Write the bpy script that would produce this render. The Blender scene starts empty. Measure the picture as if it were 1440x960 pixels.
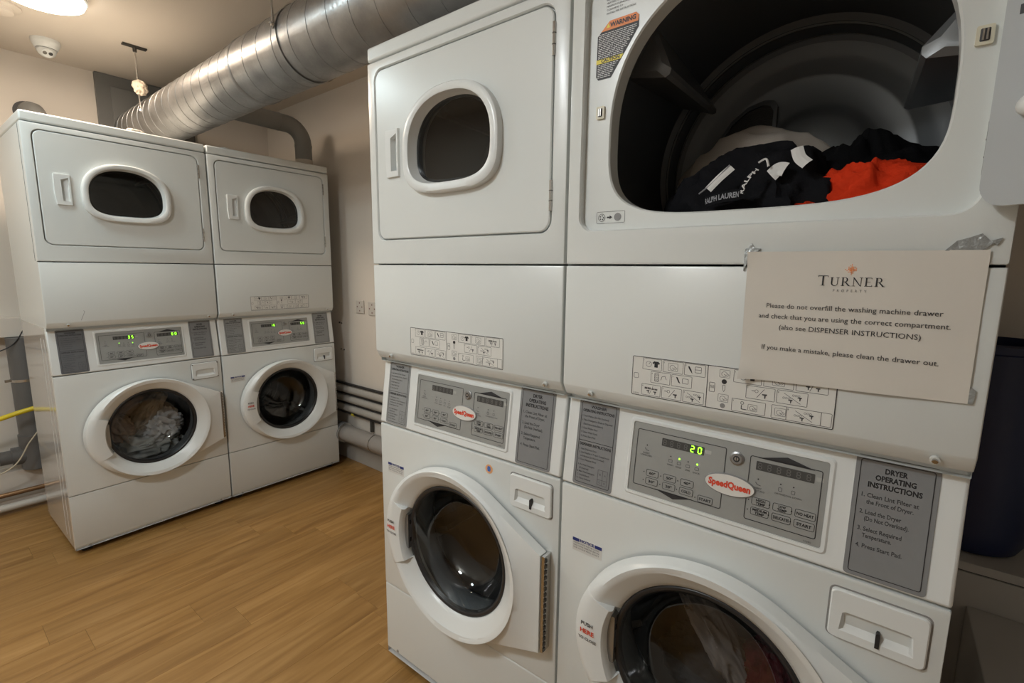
import bpy, bmesh, math, random
from math import sin, cos, pi, radians, atan2, hypot
from mathutils import Vector, Matrix, noise
from mathutils.geometry import tessellate_polygon

S = bpy.context.scene
COL = S.collection

# ---------------------------------------------------------------- camera
CAM = (-0.3789, -2.8479, 1.3525)
YAW, PITCH, ROLL, FPX = radians(37.8987), radians(8.5552), radians(0.642), 670.689
fw = Vector((cos(YAW)*cos(PITCH), sin(YAW)*cos(PITCH), -sin(PITCH)))
rt0 = Vector((sin(YAW), -cos(YAW), 0)); up0 = rt0.cross(fw)
rt = rt0*cos(ROLL)+up0*sin(ROLL); up = -rt0*sin(ROLL)+up0*cos(ROLL)
cd = bpy.data.cameras.new('camera'); cam = bpy.data.objects.new('camera', cd); COL.objects.link(cam)
cd.sensor_width = 36; cd.lens = FPX/1440*36; cd.clip_start = 0.02
cam.matrix_world = Matrix((( rt.x, up.x, -fw.x, CAM[0]), (rt.y, up.y, -fw.y, CAM[1]), (rt.z, up.z, -fw.z, CAM[2]), (0,0,0,1)))
S.camera = cam

# ---------------------------------------------------------------- world, exposure, lights
w = bpy.data.worlds.new('world'); S.world = w; w.use_nodes = True
w.node_tree.nodes['Background'].inputs[0].default_value = (.75, .82, .9, 1)
w.node_tree.nodes['Background'].inputs[1].default_value = 0.05
S.view_settings.view_transform = 'Standard'; S.view_settings.look = 'None'
S.view_settings.exposure = 0.20; S.view_settings.gamma = 1.0; S.view_settings.use_curve_mapping = False

CEIL = 2.495
def area(name, loc, power, color, size, rot=(0,0,0)):
    l = bpy.data.lights.new(name, 'AREA'); l.shape = 'DISK'; l.size = size; l.energy = power; l.color = color
    o = bpy.data.objects.new(name, l); o.location = loc; o.rotation_euler = rot; COL.objects.link(o); return o
area('ceiling_lamp_glow', (.120, .050, CEIL-.062), 11, (1, .78, .58), .30)
area('room_lamp_glow', (-.45, -.30, CEIL-.062), 6, (.72, .95, 1.0), .30)
area('far_lamp_glow', (-1.10, -1.75, CEIL-.062), 19, (.90, .97, 1.0), .30)

# ---------------------------------------------------------------- materials
MATS = {}
def mat(name, color, rough=.5, metal=0., spec=.5, emit=None, var=0., vscale=8., bump=0., bscale=60., coat=0., objvar=0.):
    if name in MATS: return MATS[name]
    m = bpy.data.materials.new(name); m.use_nodes = True; nt = m.node_tree; b = nt.nodes['Principled BSDF']
    b.inputs['Base Color'].default_value = (*color, 1); b.inputs['Roughness'].default_value = rough
    b.inputs['Metallic'].default_value = metal; b.inputs['Specular IOR Level'].default_value = spec
    b.inputs['Coat Weight'].default_value = coat; b.inputs['Coat Roughness'].default_value = .22
    if emit: b.inputs['Emission Color'].default_value = (*emit[:3], 1); b.inputs['Emission Strength'].default_value = emit[3]
    tc = nt.nodes.new('ShaderNodeTexCoord')
    if var or bump:
        n = nt.nodes.new('ShaderNodeTexNoise'); n.inputs['Scale'].default_value = vscale; n.inputs['Detail'].default_value = 5
        nt.links.new(tc.outputs['Object'], n.inputs['Vector'])
        if var:
            r = nt.nodes.new('ShaderNodeMapRange'); r.inputs[3].default_value = 1-var; r.inputs[4].default_value = 1+var
            nt.links.new(n.outputs[0], r.inputs[0])
            v = nt.nodes.new('ShaderNodeVectorMath'); v.operation = 'SCALE'; v.inputs[0].default_value = color
            nt.links.new(r.outputs[0], v.inputs['Scale']); nt.links.new(v.outputs[0], b.inputs['Base Color'])
        if bump:
            n2 = nt.nodes.new('ShaderNodeTexNoise'); n2.inputs['Scale'].default_value = bscale; n2.inputs['Detail'].default_value = 3
            nt.links.new(tc.outputs['Object'], n2.inputs['Vector'])
            bp = nt.nodes.new('ShaderNodeBump'); bp.inputs['Strength'].default_value = bump; bp.inputs['Distance'].default_value = .002
            nt.links.new(n2.outputs[0], bp.inputs['Height']); nt.links.new(bp.outputs[0], b.inputs['Normal'])
    MATS[name] = m; return m

def glass_mat(name, tint, refl=1.0):
    m = bpy.data.materials.new(name); m.use_nodes = True; nt = m.node_tree; nt.nodes.clear()
    o = nt.nodes.new('ShaderNodeOutputMaterial'); mx = nt.nodes.new('ShaderNodeMixShader')
    t = nt.nodes.new('ShaderNodeBsdfTransparent'); t.inputs[0].default_value = (*tint, 1)
    g = nt.nodes.new('ShaderNodeBsdfGlossy'); g.inputs['Roughness'].default_value = .03; g.inputs[0].default_value = (refl, refl, refl, 1)
    lw = nt.nodes.new('ShaderNodeLayerWeight'); lw.inputs[0].default_value = .5
    pw = nt.nodes.new('ShaderNodeMath'); pw.operation = 'POWER'; pw.inputs[1].default_value = 4.0; nt.links.new(lw.outputs['Facing'], pw.inputs[0])
    f = nt.nodes.new('ShaderNodeMapRange'); f.inputs[3].default_value = .055; f.inputs[4].default_value = .8; nt.links.new(pw.outputs[0], f.inputs[0])
    nt.links.new(f.outputs[0], mx.inputs[0]); nt.links.new(t.outputs[0], mx.inputs[1]); nt.links.new(g.outputs[0], mx.inputs[2])
    nt.links.new(mx.outputs[0], o.inputs[0]); MATS[name] = m; return m

ENAMEL = mat('white_enamel', (.72, .745, .73), .30, var=.015, vscale=3, bump=.05, bscale=700, coat=.35)
DOORIN = mat('shaded_inner_door', (.42, .44, .45), .4, var=.04)  # inner skin greyed to carry the shade on the open door
SIDEM = mat('glossy_side_enamel', (.66, .65, .63), .12, var=.015, vscale=3, coat=.6)
MATS['glossy_side_enamel'].node_tree.nodes['Principled BSDF'].inputs['Coat Roughness'].default_value = .04
PLASTIC = mat('white_plastic', (.77, .79, .78), .28, var=.01)
GASKET = mat('grey_rubber', (.13, .135, .14), .45)
BLACKRUB = mat('black_rubber', (.02, .02, .022), .35)
DRUMM = mat('dark_drum_enamel', (.085, .09, .098), .42, metal=.1, var=.12, vscale=6)
DRUMB = mat('drum_back_enamel', (.17, .18, .19), .42, metal=.35, var=.15, vscale=5)
STEEL = mat('stainless_steel', (.36, .37, .38), .30, metal=.9, var=.1)
WDRUM = mat('washer_drum_steel', (.10, .10, .10), .38, metal=.6, var=.15)
CHROME = mat('chrome', (.55, .54, .52), .25, metal=1)
CARD = mat('grey_card', (.235, .24, .245), .42, var=.05, vscale=30)
PANELG = mat('silver_panel', (.36, .37, .36), .38, metal=.25, var=.05, vscale=30)
INK = mat('black_ink', (.025, .025, .028), .5)
INKG = mat('dark_grey_ink', (.07, .07, .075), .5)
DISP = mat('display_window', (.07, .07, .068), .25)
DISPS = mat('dim_segments', (.13, .13, .125), .3)
GREEN = mat('green_segments', (.1, .6, .02), .4, emit=(.28, 1, .03, 3.5))
RED = mat('red_print', (.72, .07, .03), .4)
ORANGE = mat('orange_print', (.85, .26, .06), .45)
YELLOW = mat('yellow_print', (.85, .72, .06), .45)
BLUE = mat('navy_print', (.02, .035, .18), .45)
WHITEP = mat('white_print', (.78, .78, .76), .45)
PAPER = mat('paper', (.68, .64, .58), .85, var=.03, vscale=12, bump=.15, bscale=40)
GLASS = glass_mat('window_glass', (.40, .42, .43))
BOWL = glass_mat('washer_bowl_glass', (.72, .74, .74))
WALL = mat('wall_paint', (.74, .68, .61), .75, var=.03, vscale=2.5, bump=.12, bscale=180)
CEILM = mat('ceiling_paint', (.70, .63, .55), .85, var=.025, vscale=2)
PIPEG = mat('grey_pvc', (.14, .14, .14), .4, var=.08)
PIPEP = mat('painted_pipe', (.42, .40, .37), .45, var=.06)
GAPTUBE = mat('dark_gap_tube', (.035, .033, .032), .5)
DARKM = mat('dark_metal', (.10, .095, .085), .45, metal=.6)

def wood_mat():
    m = bpy.data.materials.new('oak_vinyl'); m.use_nodes = True; nt = m.node_tree; b = nt.nodes['Principled BSDF']
    L = nt.links.new
    tc = nt.nodes.new('ShaderNodeTexCoord'); oi = nt.nodes.new('ShaderNodeObjectInfo')
    ad = nt.nodes.new('ShaderNodeVectorMath'); ad.operation = 'ADD'
    sc = nt.nodes.new('ShaderNodeVectorMath'); sc.operation = 'SCALE'; sc.inputs['Scale'].default_value = 37.
    cmb = nt.nodes.new('ShaderNodeCombineXYZ')
    for i in range(3): L(oi.outputs['Random'], cmb.inputs[i])
    L(cmb.outputs[0], sc.inputs[0]); L(sc.outputs[0], ad.inputs[0]); L(tc.outputs['Object'], ad.inputs[1])
    mp = nt.nodes.new('ShaderNodeMapping'); mp.inputs['Scale'].default_value = (1.6, 17, 1); L(ad.outputs[0], mp.inputs[0])
    n = nt.nodes.new('ShaderNodeTexNoise'); n.inputs['Scale'].default_value = 1.6; n.inputs['Detail'].default_value = 8; n.inputs['Distortion'].default_value = .7
    L(mp.outputs[0], n.inputs['Vector'])
    cr = nt.nodes.new('ShaderNodeValToRGB'); e = cr.color_ramp.elements
    e[0].position = .30; e[0].color = (.245, .122, .032, 1); e[1].position = .72; e[1].color = (.42, .24, .083, 1)
    k = e.new(.5); k.color = (.335, .180, .053, 1); L(n.outputs[0], cr.inputs[0])
    mr = nt.nodes.new('ShaderNodeMapRange'); mr.inputs[3].default_value = .90; mr.inputs[4].default_value = 1.08; L(oi.outputs['Random'], mr.inputs[0])
    s2 = nt.nodes.new('ShaderNodeVectorMath'); s2.operation = 'SCALE'; L(cr.outputs[0], s2.inputs[0]); L(mr.outputs[0], s2.inputs['Scale'])
    L(s2.outputs[0], b.inputs['Base Color']); b.inputs['Roughness'].default_value = .42
    MATS['oak_vinyl'] = m; return m
WOOD = wood_mat()

def duct_mat():
    m = bpy.data.materials.new('galvanised_steel'); m.use_nodes = True; nt = m.node_tree; b = nt.nodes['Principled BSDF']; L = nt.links.new
    tc = nt.nodes.new('ShaderNodeTexCoord'); v = nt.nodes.new('ShaderNodeTexVoronoi'); v.inputs['Scale'].default_value = 140
    L(tc.outputs['Object'], v.inputs['Vector'])
    n = nt.nodes.new('ShaderNodeTexNoise'); n.inputs['Scale'].default_value = 9; n.inputs['Detail'].default_value = 6; L(tc.outputs['Object'], n.inputs['Vector'])
    sp = nt.nodes.new('ShaderNodeSeparateColor'); L(v.outputs['Color'], sp.inputs[0])
    mr = nt.nodes.new('ShaderNodeMapRange'); mr.inputs[3].default_value = .30; mr.inputs[4].default_value = .46; L(sp.outputs[0], mr.inputs[0])
    L(mr.outputs[0], b.inputs['Roughness'])
    mr2 = nt.nodes.new('ShaderNodeMapRange'); mr2.inputs[1].default_value = .3; mr2.inputs[2].default_value = .7; mr2.inputs[3].default_value = .30; mr2.inputs[4].default_value = .46; L(n.outputs[0], mr2.inputs[0])
    cm = nt.nodes.new('ShaderNodeCombineColor')
    for i in range(3): L(mr2.outputs[0], cm.inputs[i])
    L(cm.outputs[0], b.inputs['Base Color']); b.inputs['Metallic'].default_value = .92
    MATS['galvanised_steel'] = m; return m
DUCT = duct_mat()

# ---------------------------------------------------------------- mesh builder
class MB:
    def __init__(s, map=None):
        s.v = []; s.f = []; s.m = []; s.mats = []; s.map = map or (lambda x, y, z: (x, y, z))
    def mi(s, m):
        if m not in s.mats: s.mats.append(m)
        return s.mats.index(m)
    def add(s, pts, faces, m):
        b = len(s.v); s.v += [s.map(*p) for p in pts]; k = s.mi(m)
        for f in faces: s.f.append(tuple(b+i for i in f)); s.m.append(k)
    def box(s, x0, x1, y0, y1, z0, z1, m):
        p = [(x, y, z) for x in (x0, x1) for y in (y0, y1) for z in (z0, z1)]
        s.add(p, [(0,1,3,2), (4,6,7,5), (0,4,5,1), (2,3,7,6), (0,2,6,4), (1,5,7,3)], m)
    def loft(s, loops, m, cap0=False, cap1=False, closed=True):
        n = len(loops[0]); pts = [p for l in loops for p in l]; fs = []
        for j in range(len(loops)-1):
            for i in range(n if closed else n-1):
                a = j*n+i; b = j*n+(i+1) % n; fs.append((a, b, b+n, a+n))
        if cap0: fs.append(tuple(range(n-1, -1, -1)))
        if cap1: fs.append(tuple((len(loops)-1)*n+i for i in range(n)))
        s.add(pts, fs, m)
    def holed(s, outer, holes, h, m):
        polys = [[Vector((x, z, 0)) for x, z in outer]]+[[Vector((x, z, 0)) for x, z in o] for o in holes]
        flat = [p for q in polys for p in q]
        s.add([(p.x, h, p.y) for p in flat], [tuple(t) for t in tessellate_polygon(polys)], m)
    # 2-D work on the (u, z) face; h = depth into the machine (negative = proud)
    def slab(s, out, h0, h1, m):   # h1 is the visible face
        s.loft([[(x, h0, z) for x, z in out], [(x, h1, z) for x, z in out]], m, cap1=True)
    def face(s, out, h, m): s.add([(x, h, z) for x, z in out], [tuple(range(len(out)))], m)
    def outline(s, out, t, h, m):
        c = (sum(p[0] for p in out)/len(out), sum(p[1] for p in out)/len(out)); n = len(out); inn = []
        for i in range(n):
            a, b, c2 = Vector(out[i-1]), Vector(out[i]), Vector(out[(i+1) % n])
            d = (c2-a); d = d.normalized() if d.length else Vector((1, 0)); nn = Vector((-d.y, d.x))
            if nn.dot(Vector(c)-b) < 0: nn = -nn
            inn.append(tuple(b+nn*t))
        s.loft([[(x, h, z) for x, z in out], [(x, h, z) for x, z in inn]], m)
    def line(s, a, b, t, h, m):
        d = Vector(b)-Vector(a); d = d.normalized() if d.length else Vector((1, 0)); n = Vector((-d.y, d.x))*t/2
        A, B = Vector(a), Vector(b); s.face([tuple(A-n), tuple(B-n), tuple(B+n), tuple(A+n)], h, m)
    def poly(s, pts, t, h, m):
        for a, b in zip(pts, pts[1:]): s.line(a, b, t, h, m)
    def text(s, body, x, z, size, h, m, width=None, align='C', bold=0., rot=0.):
        vs, fs, bx0, bx1 = text_geo(body, bold)
        k = size; kx = size
        wdt = (bx1-bx0)
        if width: kx = width/wdt
        off = {'C': -(bx0+bx1)/2, 'L': -bx0, 'R': -bx1}[align]
        c, sn = cos(rot), sin(rot)
        s.add([(x+(px+off)*kx*c-pz*k*sn, h, z+pz*k*c+(px+off)*kx*sn) for px, pz in vs], fs, m)
    def tube(s, pts, r, m, n=16, cap=True):
        P = [Vector(p) for p in pts]; rr = r if isinstance(r, (list, tuple)) else [r]*len(P); loops = []; t0 = None; nrm = None
        for i, p in enumerate(P):
            t = (P[min(i+1, len(P)-1)]-P[max(i-1, 0)]).normalized()
            if nrm is None:
                a = Vector((0, 0, 1)) if abs(t.z) < .9 else Vector((1, 0, 0)); nrm = t.cross(a).normalized()
            else:
                nrm = (nrm-t*nrm.dot(t)).normalized()
            b = t.cross(nrm)
            loops.append([tuple(p+(nrm*cos(2*pi*k/n)+b*sin(2*pi*k/n))*rr[i]) for k in range(n)])
        s.loft(loops, m, cap, cap)
    def build(s, name, parent=None, bevel=0., smooth=35, segs=2, label=None):
        me = bpy.data.meshes.new(name); me.from_pydata(s.v, [], s.f); me.update()
        for m in s.mats: me.materials.append(m)
        me.polygons.foreach_set('material_index', s.m)
        bm = bmesh.new(); bm.from_mesh(me); bmesh.ops.remove_doubles(bm, verts=bm.verts, dist=1e-6)
        bmesh.ops.recalc_face_normals(bm, faces=bm.faces)
        bm.to_mesh(me); bm.free()
        if smooth: me.shade_smooth(); me.set_sharp_from_angle(angle=radians(smooth))
        o = bpy.data.objects.new(name, me); COL.objects.link(o)
        if parent: o.parent = parent
        if bevel:
            b = o.modifiers.new('edge', 'BEVEL'); b.width = bevel; b.segments = segs; b.limit_method = 'ANGLE'; b.angle_limit = radians(40); b.harden_normals = False
        if label: o['label'] = label
        return o

_TC = {}
def text_geo(body, bold=0.):
    k = (body, bold)
    if k in _TC: return _TC[k]
    c = bpy.data.curves.new('t', 'FONT'); c.body = body; c.size = 1.0; c.resolution_u = 2; c.offset = bold; c.fill_mode = 'FRONT'
    o = bpy.data.objects.new('t', c); COL.objects.link(o)
    dg = bpy.context.evaluated_depsgraph_get(); me = bpy.data.meshes.new_from_object(o.evaluated_get(dg))
    vs = [(v.co.x, v.co.y) for v in me.vertices]; fs = [tuple(p.vertices) for p in me.polygons]
    bpy.data.objects.remove(o); bpy.data.curves.remove(c); bpy.data.meshes.remove(me)
    _TC[k] = (vs, fs, min(v[0] for v in vs), max(v[0] for v in vs)); return _TC[k]

def thing(name, label, cat, loc=(0,0,0), rz=0., group=None):
    o = bpy.data.objects.new(name, None); o.empty_display_size = .1; COL.objects.link(o)
    o.location = loc; o.rotation_euler = (0, 0, rz); return tag(o, label, cat, group)
def tag(o, label, cat, group=None):
    o['label'] = label; o['category'] = cat
    if group: o['group'] = group
    return o
def struct(o): o['kind'] = 'structure'; return o

def rrect(x0, z0, x1, z1, r, n=5):
    out = []
    for cx, cz, a in ((x1-r, z1-r, 0), (x0+r, z1-r, pi/2), (x0+r, z0+r, pi), (x1-r, z0+r, 1.5*pi)):
        out += [(cx+r*cos(a+pi/2*k/n), cz+r*sin(a+pi/2*k/n)) for k in range(n+1)]
    return out
def circ(cx, cz, r, n=24, rz=None): return [(cx+r*cos(2*pi*k/n), cz+(rz or r)*sin(2*pi*k/n)) for k in range(n)]
def sup(cx, zm, hw, ht, hb, nt=2.3, nb=3.8, N=72):
    out = []
    for k in range(N):
        a = 2*pi*(k+.5)/N; c, s = cos(a), sin(a); n = nt if s > 0 else nb; hz = ht if s > 0 else hb
        out.append((cx+hw*math.copysign(abs(c)**(2/n), c), zm+hz*math.copysign(abs(s)**(2/n), s)))
    return out
def at(out, h): return [(x, h, z) for x, z in out]

# ================================================================ ROOM
XL, XR, YB, YF = -1.35, 1.50, -3.95, 1.02
def wallbox(name, *a, m=WALL):
    b = MB(); b.box(*a, m); return struct(b.build(name, smooth=0))
wallbox('ceiling', XL-.1, XR+.1, YB-.1, YF+.1, CEIL, CEIL+.1, m=CEILM)
wallbox('wall_back', XL-.1, XR+.1, YF, YF+.1, 0, CEIL)
wr = wallbox('wall_right', XR, XR+.1, YB, YF, 0, CEIL)
wallbox('wall_left', XL-.1, XL, YB, YF, 0, CEIL)
wallbox('wall_rear', XL-.1, XR+.1, YB-.1, YB, 0, CEIL)
SUBF = mat('subfloor', (.10, .06, .03), .8, var=.05)
fl = wallbox('floor', XL-.1, XR+.1, YB-.1, YF+.1, -.1, -.004, m=SUBF)
random.seed(4)
PW, PLN = .152, .92
pm = MB(); pm.box(0, PLN-.0006, 0, PW-.0006, -.004, 0, WOOD); plank0 = None
j = 0; y = YB
while y < YF-.01:
    x = XL - random.random()*PLN
    while x < XR:
        x0, x1 = max(x, XL), min(x+PLN, XR)
        if x1-x0 > .02:
            if plank0 is None:
                plank0 = pm.build('plank', fl, smooth=0); o = plank0
            else:
                o = plank0.copy(); COL.objects.link(o)
            o.location = (x0, y, 0); o.scale = ((x1-x0)/PLN, min(1, (YF-y)/PW), 1)
        x += PLN
    y += PW

b = MB(); b.box(XR-.018, XR, YB, YF, 0, .11, PIPEP); b.box(XR-.014, XR, YB, YF, .11, .118, PIPEP)
struct(b.build('baseboard_right', bevel=.003, smooth=0))
# boxed ledges on the far wall behind the left machine
b = MB(); b.box(XL, .30, YF-.10, YF, .955, 1.06, WALL); struct(b.build('trim_1', bevel=.003, smooth=0))
b = MB(); b.box(XL, .60, YF-.10, YF, 0, .20, WALL); struct(b.build('baseboard_back', bevel=.003, smooth=0))
# white boxed steps beyond the near machine
BOXM = mat('boxed_ledge_paint', (.50, .49, .47), .6, var=.05, vscale=5)
b = MB(); b.box(1.215, XR, YB, -3.0, 0, .605, BOXM); b.box(1.21, XR, YB, -3.0, .610, .633, BOXM); b.box(1.218, XR, YB, -3.0, .605, .610, INK)
struct(b.build('trim_2', bevel=.002, smooth=0))
b = MB(); b.box(.80, 1.214, YB, -3.09, 0, .517, BOXM); struct(b.build('trim_3', bevel=.003, smooth=0))

# ================================================================ STACKED WASHER DRYER
W, D = .684, .605
Z_TOP, Z_TS, Z_SEAM, Z_FOLD, Z_DB, Z_PB, Z_LS = 1.9766, 1.935, 1.3639, 1.0977, 1.0752, .8602, .2954
WC = (.347, .553)
OFF = -W/2
def M(f=None):
    return MB((lambda x, y, z: (x+OFF, y, z)))
def fasc(x, h, z):       # sloped control fascia
    return (x+OFF, .008+(z-.86)*.134+h, z-.134*h*.5)
OPEN = sup(.347, 1.62, .262, .262, .161)
PLUG = sup(.350, 1.62, .2545, .252, .151)
WINO = sup(.338, 1.665, .169, .146, .116, 2.3, 3.3)
WINI = sup(.338, 1.665, .141, .120, .086, 2.3, 3.3)

def convex(pts):
    pts = sorted(set(pts))
    def half(ps):
        h = []
        for p in ps:
            while len(h) > 1 and (h[-1][0]-h[-2][0])*(p[1]-h[-2][1])-(h[-1][1]-h[-2][1])*(p[0]-h[-2][0]) <= 0: h.pop()
            h.append(p)
        return h[:-1]
    return half(pts)+half(pts[::-1])
def ray_r(h, a):
    best = 1e9; dx, dz = cos(a), sin(a)
    for i in range(len(h)):
        x1, z1 = h[i-1]; x2, z2 = h[i]; ex, ez = x2-x1, z2-z1; den = dx*ez-dz*ex
        if abs(den) < 1e-12: continue
        t = (x1*ez-z1*ex)/den; u = (x1*dz-z1*dx)/den
        if t > 0 and -1e-9 <= u <= 1+1e-9: best = min(best, t)
    return best
def rring(a):
    A, B = (.274 if cos(a) < 0 else .262), .240
    return 1/math.sqrt((cos(a)/A)**2+(sin(a)/B)**2)
HULL = convex([(round(rring(2*pi*k/90)*cos(2*pi*k/90), 6), round(rring(2*pi*k/90)*sin(2*pi*k/90), 6)) for k in range(90)]+[(.308, .115), (.308, -.148)])

def washer_door(root, full):
    b = M(); cu, cz = WC
    a0, a1 = radians(157), radians(206)
    angs = sorted([2*pi*k/120 for k in range(120)]+[atan2(.115, .308), 2*pi+atan2(-.148, .308)])
    angs = [a for a in angs if min(abs(a-a0), abs(a-a1)) > .012]
    angs = sorted(angs+[a0-.002, a0+.002, a1-.002, a1+.002])
    loops = [[] for _ in range(10)]
    for a in angs:
        sec = a0 < a < a1; R1 = rring(a); R2 = max(ray_r(HULL, a), R1)
        if sec:
            st = [(.200, .006), (.198, .010), (.197, .034), (.203, .043), (.226, .046), (.240, .046), (R1-.014, .044), (R1-.003, .034), (R1-.0015, .02), (R1, 0)]
        else:
            wedge = R2-R1 > .003
            st = [(.188, .004), (.190, .012), (.200, .020), (.226, .040), (.232, .044), (.242, .046), (R1-.014 if not wedge else R1-.018, .043),
                  (R1-.003, .034 if not wedge else .034), (R2-.0015, .030 if not wedge else .026), (R2, 0)]
        for l, (r, h) in zip(loops, st): l.append((cu+r*cos(a), -h, cz+r*sin(a)))
    b.loft(loops, PLASTIC)
    b.loft([[(cu+.188*cos(a), -.004, cz+.188*sin(a)) for a in angs], [(cu+.200*cos(a), .004, cz+.200*sin(a)) for a in angs]], PLASTIC)
    if full:
        b.text('PUSH', cu-.236, cz+.021, .0125, -.0474, INKG, bold=.02)
        b.text('HERE', cu-.235, cz+.002, .015, -.0474, RED, bold=.03)
        b.text('TO CLOSE', cu-.234, cz-.014, .0095, -.0474, INKG, bold=.02)
    d = b.build('washer_door', root, smooth=38)
    # glass bowl
    b = M(); prof = [(.176, -.010), (.172, -.002), (.160, .030), (.145, .062), (.120, .086), (.08, .097), (.04, .1), (.002, .101)]
    b.loft([[(cu+r*cos(2*pi*k/64), h, cz+r*sin(2*pi*k/64)) for k in range(64)] for r, h in prof], BOWL)
    b.build('glass_bowl', d, smooth=60)
    b = M(); prof = [(.1885, -.004), (.1885, -.011), (.186, -.0125), (.181, -.012), (.178, -.009), (.172, -.002)]
    b.loft([[(cu+r*cos(2*pi*k/64), h, cz+r*sin(2*pi*k/64)) for k in range(64)] for r, h in prof], BLACKRUB)
    b.build('door_seal', d, smooth=60)
    b = M(); b.box(.656, .664, -.022, .012, WC[1]-.146, WC[1]+.113, CHROME)
    for k in range(17):
        z = WC[1]-.142+k*.015; b.box(.6635, .6665, -.021, -.012, z, z+.008, DARKM)
    b.build('hinge', d, smooth=0)
    # grip behind the push panel
    b = M(); b.box(.150, .166, -.024, .006, cz-.055, cz+.055, STEEL); b.box(.1655, .1665, -.018, -.008, cz-.035, cz-.022, INK); b.box(.1655, .1665, -.018, -.008, cz+.022, cz+.035, INK)
    b.build('latch_plate', d, smooth=0)
    return d

def seg_digits(b, s, x, z, hgt, h, m, adv=None):
    SEG = {'0': 'abcdef', '1': 'bc', '2': 'abged', '3': 'abgcd', '5': 'afgcd', '6': 'afgedc', '8': 'abcdefg'}
    w_ = hgt*.52; t = hgt*.15; adv = adv or hgt*.82
    for i, ch in enumerate(s):
        x0 = x+i*adv; g = t*.35
        P = dict(a=((x0+g, z+hgt), (x0+w_-g, z+hgt)), g=((x0+g, z+hgt/2), (x0+w_-g, z+hgt/2)), d=((x0+g, z), (x0+w_-g, z)),
                 f=((x0, z+hgt/2+g), (x0, z+hgt-g)), b=((x0+w_, z+hgt/2+g), (x0+w_, z+hgt-g)), e=((x0, z+g), (x0, z+hgt/2-g)), c=((x0+w_, z+g), (x0+w_, z+hgt/2-g)))
        for k in SEG[ch]: b.line(*P[k], t, h, m)

def card_base(name, parent, x0, x1, z0, z1, m=CARD):
    b = MB(fasc); b.slab(rrect(x0, z0, x1, z1, .006), 0, -.0012, m)
    b.outline(rrect(x0+.006, z0+.006, x1-.006, z1-.006, .004), .0012, -.0016, INK); return b

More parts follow.
